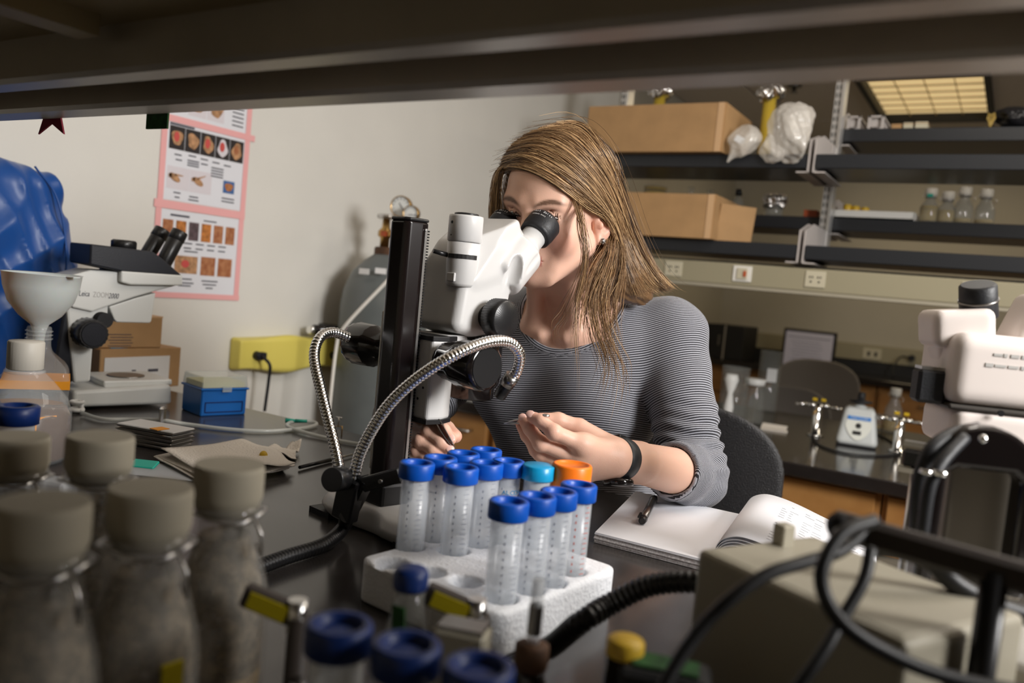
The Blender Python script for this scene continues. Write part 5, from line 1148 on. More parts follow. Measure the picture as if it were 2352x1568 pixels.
c = PD(1065, 1440, .50); o = thing('beige_block', 'small beige block standing under the right-hand tagged tap', 'block', (c[0], c[1], BZ), .3); part('block', MB().box((0, 0, (c[2]-BZ)/2), (.032, .022, c[2]-BZ), bev=.002), 'beige_metal', o); part('top_plate', MB().box((0, 0, c[2]-BZ+.001), (.028, .018, .003)), 'dark_steel', o)
c = PD(945, 1315, .52); hz_ = c[2]-BZ; o = thing('dropper_vial', 'small glass vial with a navy cap and green label', 'vial', (c[0], c[1], BZ))
part('vial_body', MB().lathe([(.014, 0), (.015, .003), (.015, hz_*.58), (.010, hz_*.80), (.0095, hz_-.008)], n=32), 'glass_thin', o); part('cap', MB().lathe([(.0105, hz_-.010), (.0112, hz_-.008), (.0112, hz_), (.0095, hz_+.003), (.001, hz_+.0035)], n=36), 'cap_blue_deep', o)
part('green_label', MB().box((.003, -.0125, hz_*.74), (.010, .001, .026), rotm('X', .12)), 'green_card', o); part('contents', MB().lathe([(.012, .002), (.013, hz_*.5), (.001, hz_*.5)], n=24), 'brown_liquid', o)
a, b = PD(1228, 1325, .50), PD(1222, 1492, .50); o = thing('glass_pipette', 'upright grey glass pipette standing in a brown-topped bottle', 'pipette', (b[0], b[1], b[2]))
part('stem', MB().cyl((0, 0, -.012), (0, 0, a[2]-b[2]), .0042, .0038, 16), 'frosted', o); part('ink_band', MB().lathe([(.0044, .010), (.0044, .028)], n=16, cap=False), 'dark_steel', o)
o = thing('brown_bottle', 'small brown-topped bottle holding the upright pipette', 'bottle', (b[0], b[1], BZ)); part('cap', MB().lathe([(.009, b[2]-BZ-.012), (.0105, b[2]-BZ-.010), (.0105, b[2]-BZ+.003), (.006, b[2]-BZ+.005)], n=28), 'collar', o); part('bottle_body', MB().lathe([(.015, 0), (.016, .003), (.016, (b[2]-BZ)*.6), (.009, (b[2]-BZ)*.8), (.009, b[2]-BZ-.010)], n=28), 'black_gloss', o)
c = PD(1438, 1472, .47); hz_ = c[2]-BZ; o = thing('yellow_capped_vial', 'dark vial with a mustard yellow cap left of the beige box', 'vial', (c[0], c[1], BZ)); part('vial_body', MB().lathe([(.010, 0), (.011, .003), (.011, hz_-.008)], n=28), 'black_gloss', o); part('cap', MB().lathe([(.0105, hz_-.010), (.0108, hz_-.008), (.0108, hz_), (.0095, hz_+.0015), (.001, hz_+.002)], n=48, ribs=1, ribd=.03), 'cap_yellow', o); part('white_label', MB().box((.006, -.010, hz_*.55), (.008, .001, .016), rotm('Z', .6)), 'label_white', o)
c = PD(1530, 1530, .46); hz_ = c[2]-BZ; o = thing('dark_vial_tray', 'low dark green tray beside the yellow-capped vial', 'tray', (c[0], c[1], BZ), .3); part('tray_body', MB().box((0, 0, hz_/2), (.05, .03, hz_), bev=.003), 'black_matte', o); part('green_insert', MB().box((0, 0, hz_+.001), (.036, .018, .002)), 'green_card', o)
# beige light source box
zb = 1.060; A = PZ(1600, 1258, zb); B = PZ(1745, 1324, zb); e1_ = (B-A)/np.linalg.norm(B-A); e2_ = np.array([-e1_[1], e1_[0], 0]); an = math.atan2(e1_[1], e1_[0]); Lx, Ly = .150, .115
ctr = A+e1_*Lx/2+e2_*Ly/2; ib = thing('light_source_box', 'beige metal light source box in the right foreground', 'light source', (ctr[0], ctr[1], BZ), an)
H_ = zb-BZ; part('housing', MB().box((0, 0, H_/2+.003), (Lx, Ly, H_-.006)), 'beige_metal', ib, bevel=.005, seg=3)
part('top_lid', MB().box((.0, .0, H_-.001), (Lx-.012, Ly-.012, .003)), 'beige_metal', ib, bevel=.001)
q = inv2 = np.array([[cos(an), sin(an)], [-sin(an), cos(an)]])@(PZ(1797, 1252, zb)[:2]-ctr[:2]); part('latch', MB().box((q[0], q[1], H_+.007), (.010, .012, .016), bev=.001), 'beige_metal', ib)
for k in range(4): part('foot', MB().cyl((Lx*.42*(1 if k % 2 else -1), Ly*.38*(1 if k > 1 else -1), 0), (Lx*.42*(1 if k % 2 else -1), Ly*.38*(1 if k > 1 else -1), .006), .008, n=12), 'black_rubber', ib)
for k in range(8): part('vent_slot', MB().box((-.06+.012*k, -Ly/2-.0005, H_*.3), (.004, .002, .03)), 'slot_dark', ib)
# grey-beige tilted base plate at the right
zb2 = 1.025; Q0, Q1, Q3 = PZ(1960, 1345, zb2), PZ(2150, 1312, zb2), PZ(2352, 1535, zb2); an2 = math.atan2(*((Q3-Q0)[:2][::-1])); f1 = np.array([cos(an2), sin(an2), 0]); f2 = np.array([-f1[1], f1[0], 0])
L2x = .24; L2y = max(.07, abs((Q1-Q0)@f2)); ctr2 = Q0+f1*L2x/2+f2*L2y/2
gb = thing('grey_console', 'smooth grey-beige instrument base with a sloping top at the right edge', 'instrument', (ctr2[0], ctr2[1], BZ), an2)
part('console_body', MB().box((0, 0, (zb2-BZ)/2), (L2x, L2y, zb2-BZ)), 'beige_grey', gb, bevel=.012, seg=4); part('front_ledge', MB().box((0, -L2y/2-.012, (zb2-BZ)*.38), (L2x*.96, .03, (zb2-BZ)*.76)), 'beige_metal', gb, bevel=.008, seg=3)
part('trim_strip', MB().box((0, -L2y/2-.002, (zb2-BZ)*.8), (L2x*.9, .004, .006)), 'toe_dark', gb)
# cords looping in front
def cord(name, label, pts, r, m='cord_black', cat='cord', group=None):
    return tag(part(name, MB().tube(spline([PD(*p) for p in pts], 10), r, 10), m), label, cat, group)
G = 'black cords looping in the right foreground'
cord('looping_cable', 'black cord arching over the front of the beige box', [(1490, 1660, .40), (1550, 1530, .41), (1640, 1410, .42), (1750, 1325, .43), (1850, 1290, .44), (1930, 1265, .45), (1990, 1215, .46)], .0036, group=G)
cord('looping_cable', 'black cord forming a ring and sweeping to the lower right corner', [(2010, 1195, .43), (1935, 1225, .42), (1890, 1300, .41), (1895, 1370, .405), (1945, 1440, .40), (2050, 1505, .40), (2180, 1555, .40), (2400, 1600, .40)], .0037, group=G)
cord('looping_cable', 'black cord hanging down in front of the beige box to the bottom edge', [(2000, 1260, .45), (1985, 1330, .44), (1935, 1420, .43), (1890, 1500, .42), (1800, 1620, .41)], .0034, group=G)
cord('looping_cable', 'thick grey-black cord curving over the grey console', [(2010, 1255, .50), (2070, 1262, .50), (2140, 1290, .50), (2200, 1345, .50), (2300, 1395, .50), (2450, 1440, .50)], .0062, group=G)
a, b = PD(1905, 1200, .47), PD(2440, 1352, .42); d_ = (b-a)/np.linalg.norm(b-a); Rb = frame(d_)
o = thing('support_arm', 'dark metal arm crossing the lower right foreground diagonally', 'arm', a); part('bar', MB().box((a+b)/2, (.011, .016, np.linalg.norm(b-a)), Rb, bev=.003), 'arm_brown', o, world=True)
part('joint', MB().sphere(a+d_*.006, .008), 'black_matte', o, world=True); part('steel_screw', MB().cyl(PD(1925, 1222, .445), PD(1940, 1238, .44), .004, n=12), 'steel', o, world=True); part('post', MB().cyl(b-d_*.03, np.array([*(b-d_*.03)[:2], BZ]), .007, n=14), 'black_plastic', o, world=True)

# beige microscope at the right edge
bz_az = radians(-24); bs0 = PD(2275, 860, .80); rs_ = thing('beige_microscope', 'cream-coloured microscope head with a black eyepiece at the right edge', 'microscope', (bs0[0], bs0[1], BZ), -bz_az*0+radians(24))
Rr = rotm('Z', radians(24)); loc0 = np.array([bs0[0], bs0[1], BZ])
def lc(u, v, d): return Rr.T@(PD(u, v, d)-loc0)
def rbp(name, c, b, r, m, par=rs_, R=None, h=.003): 
    R = np.eye(3) if R is None else R; b = np.array(b); e = np.linalg.norm(b)+.01
    return sdf_part(name, lambda p: rbox(p, c, b, r, R), np.array(c)-e, np.array(c)+e, h, m, par)
cb = lc(2290, 850, .80); main = rbp('body', cb, (.058, .045, .034), .014, 'cream_scope')
for i_, (u, v, t_) in enumerate(((2255, 790, 'STEREO  ZOOM'), (2232, 806, 'WIDE FIELD  SYSTEM'))):
    mk = MB(); rk = np.random.default_rng(i_); x_ = .006*(1-i_)
    while x_ < .075: w_ = rk.uniform(.003, .010); mk.box(cb+np.array([-.030+x_+w_/2, -.0453, .016-.010*i_]), (w_, .0008, rk.uniform(.002, .0036))); x_ += w_+rk.uniform(.0012, .003)
    kindof(part('printed_marks', mk, 'scope_seam', main), 'stuff')
part('joint_ring', MB().box(cb+np.array([0, 0, -.036]), (.112, .086, .005), bev=.002), 'toe_dark', rs_); part('set_screw', MB().cyl(cb+np.array([-.012, -.046, -.037]), cb+np.array([-.012, -.048, -.037]), .003, n=10), 'black_plastic', rs_)
rbp('lower_body', cb+np.array([.006, 0, -.056]), (.056, .042, .020), .010, 'cream_scope'); rbp('front_flange', cb+np.array([.016, -.030, -.074]), (.05, .02, .008), .006, 'cream_scope')
rbp('pod', cb+np.array([.006, .0, -.100]), (.048, .036, .026), .008, 'beige_grey')
hb_ = lc(2195, 752, .80); hd_ = rbp('eyepiece_housing', hb_, (.028, .026, .018), .008, 'cream_scope', R=rotm('Y', -.14)); rbp('housing_skirt', hb_+np.array([.006, .004, -.030]), (.020, .020, .022), .008, 'cream_scope', R=rotm('Y', -.3))
ea = lc(2248, 730, .80); eb = lc(2246, 652, .79); part('eyepiece', MB().cyl(ea, eb, .0170, .0165, 32, ch=.002), 'black_rubber', rs_); part('eyepiece_ring', MB().cyl(ea+(eb-ea)*.5, ea+(eb-ea)*.56, .0178, n=32), 'dark_steel', rs_)
hc = lc(2400, 760, .80); rbp('right_housing', hc, (.032, .026, .028), .010, 'cream_scope', R=rotm('Y', .35))
kb = lc(2132, 885, .79); part('side_knob', MB().box(kb, (.026, .022, .032), bev=.003).cyl(kb+np.array([.01, 0, 0]), cb+np.array([-.05, 0, -.012]), .008, n=16), 'black_rubber', rs_); part('knob_rim', MB().box(kb+np.array([0, 0, .017]), (.022, .018, .003)), 'steel', rs_)
part('column', MB().cyl((cb[0], .02, 0), (cb[0], .02, cb[2]-.08), .016, n=24), 'steel', rs_); part('base_plate', MB().box((cb[0], 0, .009), (.15, .17, .018), bev=.004), 'beige_metal', rs_)
# black arched hood with a grey panel
o = thing('arched_hood', 'black glossy arched hood around a grey panel at the right edge', 'hood', (*PD(2245, 1180, .60)[:2], BZ)); hq = lambda u, v, d=.60: PD(u, v, d)
pc2 = hq(2258, 1215, .62); part('panel', MB().box(pc2, (.060, .012, .100), rotm('Z', radians(24)), bev=.002), 'dim_panel', o, world=True)
ao = [(-.038, -.085)]+[(.038*-cos(t_), .036*sin(t_)) for t_ in np.linspace(0, pi, 22)]+[(.038, -.085), (.026, -.085), (.026, .0), (.020, .004), (-.018, .004), (-.024, .0), (-.026, -.085)]
ac = hq(2247, 1088, .60); Ra = rotm('Z', radians(24))@np.array([[1, 0, 0], [0, 0, -1], [0, 1, 0]], float)
part('arch', MB().prism(ao, -.011, .011, Ra, ac), 'black_gloss', o, world=True, bevel=.004, seg=3)
part('strap', MB().tube(spline([hq(2105, 1230, .59), hq(2110, 1120, .59), hq(2135, 1040, .59), hq(2185, 1000, .60), hq(2245, 985, .61)], 8), .0055, 10), 'black_rubber', o, world=True)
part('strap', MB().tube(spline([hq(2118, 1225, .57), hq(2135, 1120, .57), hq(2165, 1060, .575), hq(2215, 1005, .59)], 8), .0045, 10), 'black_rubber', o, world=True)
part('chrome_end', MB().cyl(hq(2128, 1078, .565), hq(2126, 1088, .565), .0042, n=14).cyl(hq(2160, 1080, .565), hq(2158, 1092, .565), .005, n=14).sphere(hq(2258, 1008, .565), .003), 'chrome', o, world=True)
part('pedestal', MB().box((0, .0, .02), (.06, .05, .04), rotm('Z', .4), bev=.003).box((0, .0, .06), (.03, .02, .10), rotm('Z', .4)), 'black_plastic', o)
c = hq(2108, 1042, .70); o = thing('slide_clamp', 'blurred chrome clamp with a dark centre left of the arched hood', 'clamp', (c[0], c[1], BZ)); hz_ = c[2]-BZ
part('clamp_block', MB().box((0, 0, hz_-.004), (.022, .014, .014), bev=.002), 'black_plastic', o); part('clamp_plate', MB().box((0, 0, hz_+.008), (.022, .012, .004)).box((0, -.004, hz_-.014), (.026, .012, .004)), 'steel', o); part('post', MB().cyl((0, 0, 0), (0, 0, hz_-.010), .004, n=12), 'steel', o)
# ================================================================ the woman at the microscope
def Rh(a, b, c):
    return rotm('Z', a)@rotm('X', b)@rotm('Y', c)
HS = .905; HO = PD(1277, 484, 1.165); HR = Rh(radians(181.5), radians(-13), radians(-2.5))
hl = lambda x, y, z: HO+HR@(np.array([x, y, z])*HS)     # x = her right, y = face, z = crown
SHL = np.array([-.455, 1.225, 1.165]); SHR = np.array([-.765, 1.245, 1.165])       # shoulder joints: near (her left), far (her right)
NB = np.array([-.590, 1.185, 1.205]); CH = np.array([-.61, 1.20, 1.08]); WA = np.array([-.615, 1.285, .90]); HIP = np.array([-.60, 1.36, .72])
ELL = PD(1596, 1092, 1.205); WRL = PD(1412, 1050, 1.00)
ELR = np.array([-.800, 1.02, .985]); WRR = PD(912, 992, 1.06)
woman = thing('person', 'woman with long light brown hair in a striped jersey bending to the eyepieces', 'person', (-.60, 1.36, 0))
EYE = [np.array([s_*.0315, .0705, .001]) for s_ in (-1, 1)]      # -1: her left
def headfn_l(q):
    d = ell(q, (0, -.014, .036), (.0725, .090, .077))
    d = smin(d, ell(q, (0, .028, -.022), (.057, .058, .078)), .03)
    d = smin(d, ell(q, (0, .052, .042), (.050, .036, .046)), .02)
    for s_ in (-1, 1):
        d = smin(d, rc(q, (s_*.050, .006, -.050), (s_*.020, .062, -.092), .020, .015), .022)
        d = smin(d, ell(q, (s_*.040, .056, -.030), (.022, .022, .026)), .018)
        d = smin(d, rc(q, (s_*.014, .0815, .0165), (s_*.042, .071, .0195), .008, .007), .020)
    d = smin(d, ell(q, (0, .074, -.092), (.019, .016, .016)), .016)
    d = smin(d, ell(q, (0, .072, -.062), (.027, .020, .022)), .014)
    for s_ in (-1, 1): d = smax(d, -ell(q, (s_*.030, .094, .000), (.0155, .016, .0105)), .012)
    # nose
    d = smin(d, rc(q, (0, .085, .010), (0, .106, -.028), .0065, .0085), .010)
    d = smin(d, ell(q, (0, .105, -.032), (.0095, .009, .0080)), .006)
    for s_ in (-1, 1):
        d = smin(d, ell(q, (s_*.0115, .096, -.0345), (.0065, .009, .0065)), .005)
        d = smax(d, -ell(q, (s_*.0062, .1045, -.0420), (.0032, .005, .0035)), .002)
    # eyelids: upper lid lowered, narrow opening
    for e in EYE:
        lid = np.linalg.norm(q-e, axis=1)-.0136
        yz = q-e; up = yz[:, 2]-.0005-.35*(-yz[:, 1]+.0)*0
        a = np.arctan2(yz[:, 2], yz[:, 1]); wdt = np.clip(1-(yz[:, 0]/.0125)**2, 0, 1)**.5
        opening = np.maximum(a-.06*wdt-.0, -a-.42*wdt)*.0136          # between the lids when both are negative
        lid = smax(lid, -np.maximum(opening, np.linalg.norm(q-e-np.array([0, .010, 0]), axis=1)-.014), .0012)
        d = smin(d, np.maximum(lid, -(np.linalg.norm(q-e, axis=1)-.0119)), .0035)
        crease = np.linalg.norm(np.stack([(q[:, 0]-e[0])*.0, q[:, 1]-e[1]-.010, q[:, 2]-e[2]-.0105+.5*(q[:, 0]-e[0])**2*30], 1), axis=1)-.0012
        d = smax(d, -np.maximum(crease, np.abs(q[:, 0]-e[0])-.012), .002)
        d = np.maximum(d, -(np.linalg.norm(q-e, axis=1)-.0119))
    # lips
    for s_ in (-1, 1):
        d = smin(d, rc(q, (0, .0905, -.0585), (s_*.0205, .080, -.0635), .0048, .0022), .004)
        d = smin(d, rc(q, (0, .0885, -.0700), (s_*.018, .079, -.0660), .0058, .0024), .004)
        d = smax(d, -rc(q, (0, .0965, -.0640), (s_*.0235, .0815, -.0650), .0014, .0010), .0016)
    d = smax(d, -ell(q, (0, .0955, -.0495), (.0028, .004, .006)), .004)
    # ears
    for s_ in (-1, 1):
        Re = rotm('Z', s_*.42)@rotm('X', -.12)
        ec_ = np.array([s_*.0735, -.014, -.012])
        er = ell(q, ec_, (.0085, .0185, .0310), Re); er = smax(er, -ell(q, ec_+np.array([s_*.0065, .003, .002]), (.0065, .0105, .0185), Re), .003)
        tr_ = ell(q, ec_+np.array([s_*.002, .012, -.004]), (.005, .004, .006)); er = smin(er, tr_, .003)
        lobe = ell(q, ec_+np.array([-s_*.001, .006, -.026]), (.0055, .009, .009)); er = smin(er, lobe, .005)
        d = smin(d, er, .004)
    return d
def headfn(p):
    q = ((p-HO)@HR)/HS; d = headfn_l(q)*HS
    d = smin(d, rc(p, hl(0, -.020, -.055), NB, .050, .052), .024)
    d = smin(d, rc(p, hl(-.030, .01, -.05), NB+np.array([.03, -.075, -.045]), .014, .010), .018)      # neck muscle, near side
    d = smin(d, rc(p, hl(.030, .01, -.05), NB+np.array([-.045, -.07, -.045]), .014, .010), .018)
    d = smin(d, torso(p), .03)
    for s_ in (1, -1):   # collar bones
        d = smin(d, rc(p, NB+np.array([s_*.022, -.086, -.056]), NB+np.array([s_*.075, -.062, -.047]), .004, .003), .020)
    return d
def torso(p):
    d = ell(p, CH+np.array([0, .0, .0]), (.150, .098, .150), rotm('X', .25))
    for s_ in (-1, 1): d = smin(d, ell(p, CH+np.array([s_*.068, -.078, -.025]), (.058, .044, .055)), .035)
    d = smin(d, rc(p, CH+np.array([0, .01, -.08]), WA, .118, .112), .05)
    d = smin(d, rc(p, WA, HIP, .115, .135), .05)
    for sh in (SHL, SHR): d = smin(d, rc(p, NB+np.array([0, .0, -.055]), sh, .050, .050), .045)
    return d
def armL(p, up=.045): 
    d = rc(p, SHL, ELL, .050, .040); return smin(d, rc(p, ELL, WRL, .038, .0225), .02)
def armR(p):
    d = rc(p, SHR, ELR, .050, .040); return smin(d, rc(p, ELR, WRR, .038, .0225), .02)
# ---- hands: palm, four fingers of three bones, thumb
def bez(a, b, c, t): return (1-t)**2*a+2*t*(1-t)*b+t*t*c
HLp = dict(W=WRL, idx=[PD(1330, 1018, .962), PD(1272, 992, .950), PD(1243, 967, .958), PD(1223, 958, .966)], mid=[PD(1326, 1050, .972), PD(1242, 1018, .962), PD(1217, 985, .972), PD(1204, 966, .984)],
           rng_=[PD(1322, 1074, .984), PD(1240, 1040, .976), PD(1210, 1000, .988), PD(1197, 976, 1.0)], lit=[PD(1322, 1092, .998), PD(1262, 1072, .992), PD(1228, 1035, 1.0), PD(1212, 1005, 1.010)],
           th=[PD(1385, 1022, 1.005), PD(1330, 982, 1.005), PD(1282, 966, 1.000), PD(1240, 963, .995)])
def handL(p):
    W_ = WRL; P_ = HLp; d = rc(p, ELL*.25+W_*.75, W_, .0265, .0215)
    for key, r0 in (('idx', .0135), ('mid', .0140), ('rng_', .0135), ('lit', .0125)): d = smin(d, rc(p, W_+(P_[key][0]-W_)*.12, P_[key][0]-(P_[key][0]-W_)*.10, .0185, r0), .012)
    d = smin(d, rc(p, P_['idx'][0]-(P_['idx'][0]-W_)*.15, P_['lit'][0]-(P_['lit'][0]-W_)*.15, .0125, .0115), .010)
    fd = None
    for key, rr in (('idx', (.0102, .0092, .0080, .0070)), ('mid', (.0102, .0092, .0080, .0070)), ('rng_', (.0098, .0088, .0076, .0066)), ('lit', (.0088, .0078, .0068, .0060))):
        c = P_[key]; f = rc(p, c[0], c[1], rr[0]*.96, rr[1]*.94); f = smin(f, rc(p, c[1], c[2], rr[1]*.96, rr[2]*.96), .003); f = smin(f, rc(p, c[2], c[3], rr[2], rr[3]), .003)
        f = smin(f, ell(p, c[1], (rr[1]*1.04,)*3), .003); f = smin(f, ell(p, c[0], (.0112,)*3), .006)
        fd = f if fd is None else smin(fd, f, .0012)
    d = smin(d, fd, .005)
    c = P_['th']; t = rc(p, c[0], c[1], .0165, .0115); t = smin(t, rc(p, c[1], c[2], .0105, .0098), .004); t = smin(t, rc(p, c[2], c[3], .0100, .0080), .004)
    return smin(d, t, .006)
HRp = dict(idx=[PD(962, 958, 1.045), PD(992, 962, 1.010), PD(1018, 988, .995), PD(1034, 1008, .990)], mid=[PD(950, 978, 1.035), PD(985, 990, .997), PD(1012, 1014, .988), PD(1030, 1030, .988)],
           rng_=[PD(944, 1000, 1.030), PD(966, 1012, .998), PD(994, 1030, .990), PD(1014, 1044, .990)], lit=[PD(938, 1022, 1.028), PD(956, 1036, 1.002), PD(978, 1050, .996), PD(996, 1060, .996)],
           th=[PD(945, 975, 1.065), PD(985, 972, 1.045), PD(1025, 985, 1.022), PD(1046, 1002, 1.006)])
def handR(p):
    d = rc(p, ELR*.25+WRR*.75, WRR, .0265, .0215); P_ = HRp
    for key, r0 in (('idx', .0130), ('mid', .0135), ('rng_', .0130), ('lit', .0120)): d = smin(d, rc(p, WRR+(P_[key][0]-WRR)*.1, P_[key][0]-(P_[key][0]-WRR)*.12, .0185, r0), .012)
    fd = None
    for key, rr in (('idx', (.0104, .0096, .0086, .0076)), ('mid', (.0102, .0096, .0084, .0072)), ('rng_', (.0098, .0090, .0078, .0068)), ('lit', (.0088, .0080, .0070, .0062))):
        c = P_[key]; f = rc(p, c[0], c[1], rr[0], rr[1]); f = smin(f, rc(p, c[1], c[2], rr[1], rr[2]), .003); f = smin(f, rc(p, c[2], c[3], rr[2], rr[3]), .003); f = smin(f, ell(p, c[1], (rr[1]*1.05,)*3), .003)
        fd = f if fd is None else smin(fd, f, .0012)
    d = smin(d, fd, .005); c = P_['th']; t = rc(p, c[0], c[1], .0155, .0115); t = smin(t, rc(p, c[1], c[2], .0108, .0100), .004); t = smin(t, rc(p, c[2], c[3], .0100, .0082), .004)
    return smin(d, t, .006)
def armskinL(p): return smin(np.maximum(rc(p, ELL, WRL, .036, .0225), 0*p[:, 0]-1), handL(p), .006)
def bb(pts, m): P_ = np.array(pts); return P_.min(0)-m, P_.max(0)+m
lo, hi = bb([hl(0, 0, .12), hl(.09, -.11, 0), hl(-.09, .12, 0), NB, CH], .03); lo = np.minimum(lo, NB-np.array([.16, .13, .13])); hi = np.maximum(hi, NB+np.array([.16, .08, .02])); hi[2] = hl(0, 0, .12)[2]+.02
def clipd(p, d, z): return np.maximum(d, z-p[:, 2])
hv = surface(lambda p: clipd(p, headfn(p), NB[2]-.12), lo, hi, .0019)
lo, hi = bb([CH, WA, HIP, SHL, SHR], .15); tv = surface(lambda p: smin(np.minimum(torso(p), np.minimum(rc(p, SHL, ELL, .040, .034), rc(p, SHR, ELR, .040, .034))), rc(p, SHL, ELL, .040, .034), .02)+.008, lo, hi, .008)
lo, hi = bb([ELL, WRL]+HLp['idx']+HLp['lit']+HLp['th']+HLp['rng_'], .045); lv = surface(armskinL, lo, hi, .0016)
lo, hi = bb([ELR, WRR]+HRp['idx']+HRp['lit']+HRp['th'], .045); rv = surface(lambda p: smin(rc(p, ELR, WRR, .030, .0215), handR(p), .006), lo, hi, .0016)
# legs and feet (hidden behind the bench) keep the figure seated
def legs(p):
    d = None
    for s_ in (-1, 1):
        h0 = HIP+np.array([s_*.09, 0, -.02]); k0 = h0+np.array([s_*.03, -.30 if False else .0, 0])+np.array([0, -.02, 0]); k0 = np.array([h0[0]+s_*.05, h0[1]+.02, h0[2]]); kn = np.array([h0[0]+s_*.05, 1.30-.0, .70]); 
        kn = h0+np.array([s_*.05, -.27, -.10]); an_ = kn+np.array([0, .06, -.52]); f = smin(rc(p, h0, kn, .085, .055), rc(p, kn, an_, .052, .036), .03); f = smin(f, rc(p, an_, an_+np.array([0, -.14, -.035]), .032, .026), .02)
        d = f if d is None else np.minimum(d, f)
    return smin(d, rc(p, HIP, HIP+np.array([0, 0, .06]), .13, .12), .03)
V, Q = merge(hv, tv, lv, rv)
me = fast_mesh('body', V, Q); body = link_mesh('body', me, 'skin', woman, world=True)
# natural skin colour varies: lips, cheeks, brows, finger joints
q = ((V-HO)@HR)/HS; base = np.array([.76, .47, .355]); col = np.tile(base, (len(V), 1)); nh = len(hv[0]); ish = np.zeros(len(V), bool); ish[:nh] = True
def blend(mask, c): 
    global col
    col = col*(1-mask[:, None])+np.array(c)*mask[:, None]
g = lambda c, s: np.exp(-(((q-np.array(c))/np.array(s))**2).sum(1))
for s_ in (-1, 1): blend(ish*.42*g((s_*.044, .07, -.034), (.020, .03, .020)), (.66, .22, .17))
blend(ish*.3*g((0, .108, -.032), (.012, .012, .010)), (.66, .24, .18)); blend(ish*.35*g((-.076, -.014, -.010), (.02, .02, .035)), (.66, .22, .16))
lipm = np.clip(1-np.abs(q[:, 2]+.0645)/.0095, 0, 1)*(np.abs(q[:, 0]) < .022)*(q[:, 1] > .079)*ish; blend(np.clip(lipm*2.2, 0, 1)*.75, (.50, .15, .13))
for s_ in (-1, 1):
    xx = np.abs(q[:, 0]-s_*.0325)/.019; zc = .0205+.0035*(1-((s_*q[:, 0]-.036)/.016)**2); bm = np.exp(-((q[:, 2]-zc)/.0030)**2)*np.clip(1.25-xx, 0, 1)*(q[:, 1] > .05)*ish; blend(np.clip(bm*2.2, 0, 1)*.92, (.10, .05, .028))
    blend(ish*.3*g((s_*.0315, .083, .010), (.014, .02, .005)), (.45, .20, .14)); ed_ = np.abs(np.linalg.norm(q-np.array([s_*.0315, .0705, .001]), axis=1)-.0128) < .0016; blend(ish*ed_*(np.abs(q[:, 2]-.001) < .0030)*(q[:, 1] > .076)*.8, (.10, .05, .04))
tip = np.zeros(len(V)); 
for P_ in (HLp, HRp):
    for k_ in ('idx', 'mid', 'rng_', 'lit', 'th'):
        tip = np.maximum(tip, np.exp(-(np.linalg.norm(V-P_[k_][3], axis=1)/.011)**2)); tip = np.maximum(tip, .6*np.exp(-(np.linalg.norm(V-P_[k_][1], axis=1)/.009)**2))
blend(tip*.5*(~ish), (.74, .28, .20))
paint(me, col)
# eyes
for s_, e in zip((-1, 1), EYE):
    ec_ = HO+HR@(e*HS); o = part('eyeball', MB().sphere(ec_, .0118*HS, 24, 16), 'eye_white', woman, world=True)
    gz = HR@np.array([0, .95, -.28]); gz /= np.linalg.norm(gz); part('iris', MB().lathe([(.0056, .0100*HS), (.0040, .0113*HS), (.001, .0119*HS)], ec_, frame(gz), 20), 'iris', o, world=True); part('pupil', MB().lathe([(.0024, .0114*HS), (.0005, .0123*HS)], ec_, frame(gz), 16), 'black_gloss', o, world=True)
    ls = MB()
    for k_ in range(26):
        t_ = -1+2*k_/25; a_ = .06*(1-t_*t_)**.5; b0 = e+np.array([t_*.0118, .0136*cos(a_)*(1-.42*t_*t_)**.5*.985, .0136*sin(a_)-.001]); b1 = b0+np.array([t_*.004, .0060*(1-.4*t_*t_), -.0010]); b2 = b1+np.array([t_*.002, .0032, .0022])
        ls.tube([HO+HR@(b*HS) for b in (b0, b1, b2)], [.0007, .0005, .0002], 4)
    for k_ in range(16):
        t_ = -1+2*k_/15; b0 = e+np.array([t_*.011, .0128*(1-.42*t_*t_)**.5, -.0055*(1-t_*t_)**.5]); b1 = b0+np.array([t_*.003, .0035, -.0025]); ls.tube([HO+HR@(b*HS) for b in (b0, b1)], [.0004, .0002], 4)
    part('eyelashes', ls, 'lash', woman, world=True)
er = hl(-.0785, -.006, -.0405); o = part('ear_stud', MB().sphere(er, .0044, 12, 8), 'dark_steel', woman, world=True)
mb = MB()
for k_ in range(22):
    a_ = k_*2.4; z_ = 1-2*(k_+.5)/22; r_ = sqrt(1-z_*z_); mb.sphere(er+.0043*np.array([r_*cos(a_), r_*sin(a_), z_]), .0008, 5, 4)
part('stones', mb, 'chrome', o, world=True)
# finger nails
def nail(P_, key, toward):
    c3, c2 = P_[key][3], P_[key][2]; d_ = (c3-c2)/np.linalg.norm(c3-c2); n_ = np.array(toward, float); n_ -= d_*(n_@d_); n_ /= np.linalg.norm(n_); R = np.stack([np.cross(n_, d_)*-1, d_, n_], 1)
    o = part('finger_nail', MB().sphere((0, 0, 0), (1, 1, 1), 12, 8), 'nail', woman); o.data.transform(Matrix([[*[float(c) for c in row]] for row in (R*np.array([.0050, .0062, .0016]))]).to_4x4()); c = c3+d_*.0012+n_*.0060; o.location = [float(v) for v in (c-np.array(woman.location))]
vw = -(PD(1220, 960, 1)-CAM); nail(HLp, 'idx', vw+np.array([-.1, 0, .5])); nail(HLp, 'mid', vw+np.array([-.2, 0, .4])); nail(HRp, 'idx', vw+np.array([.4, 0, .3])); nail(HRp, 'mid', vw+np.array([.3, 0, .3]))

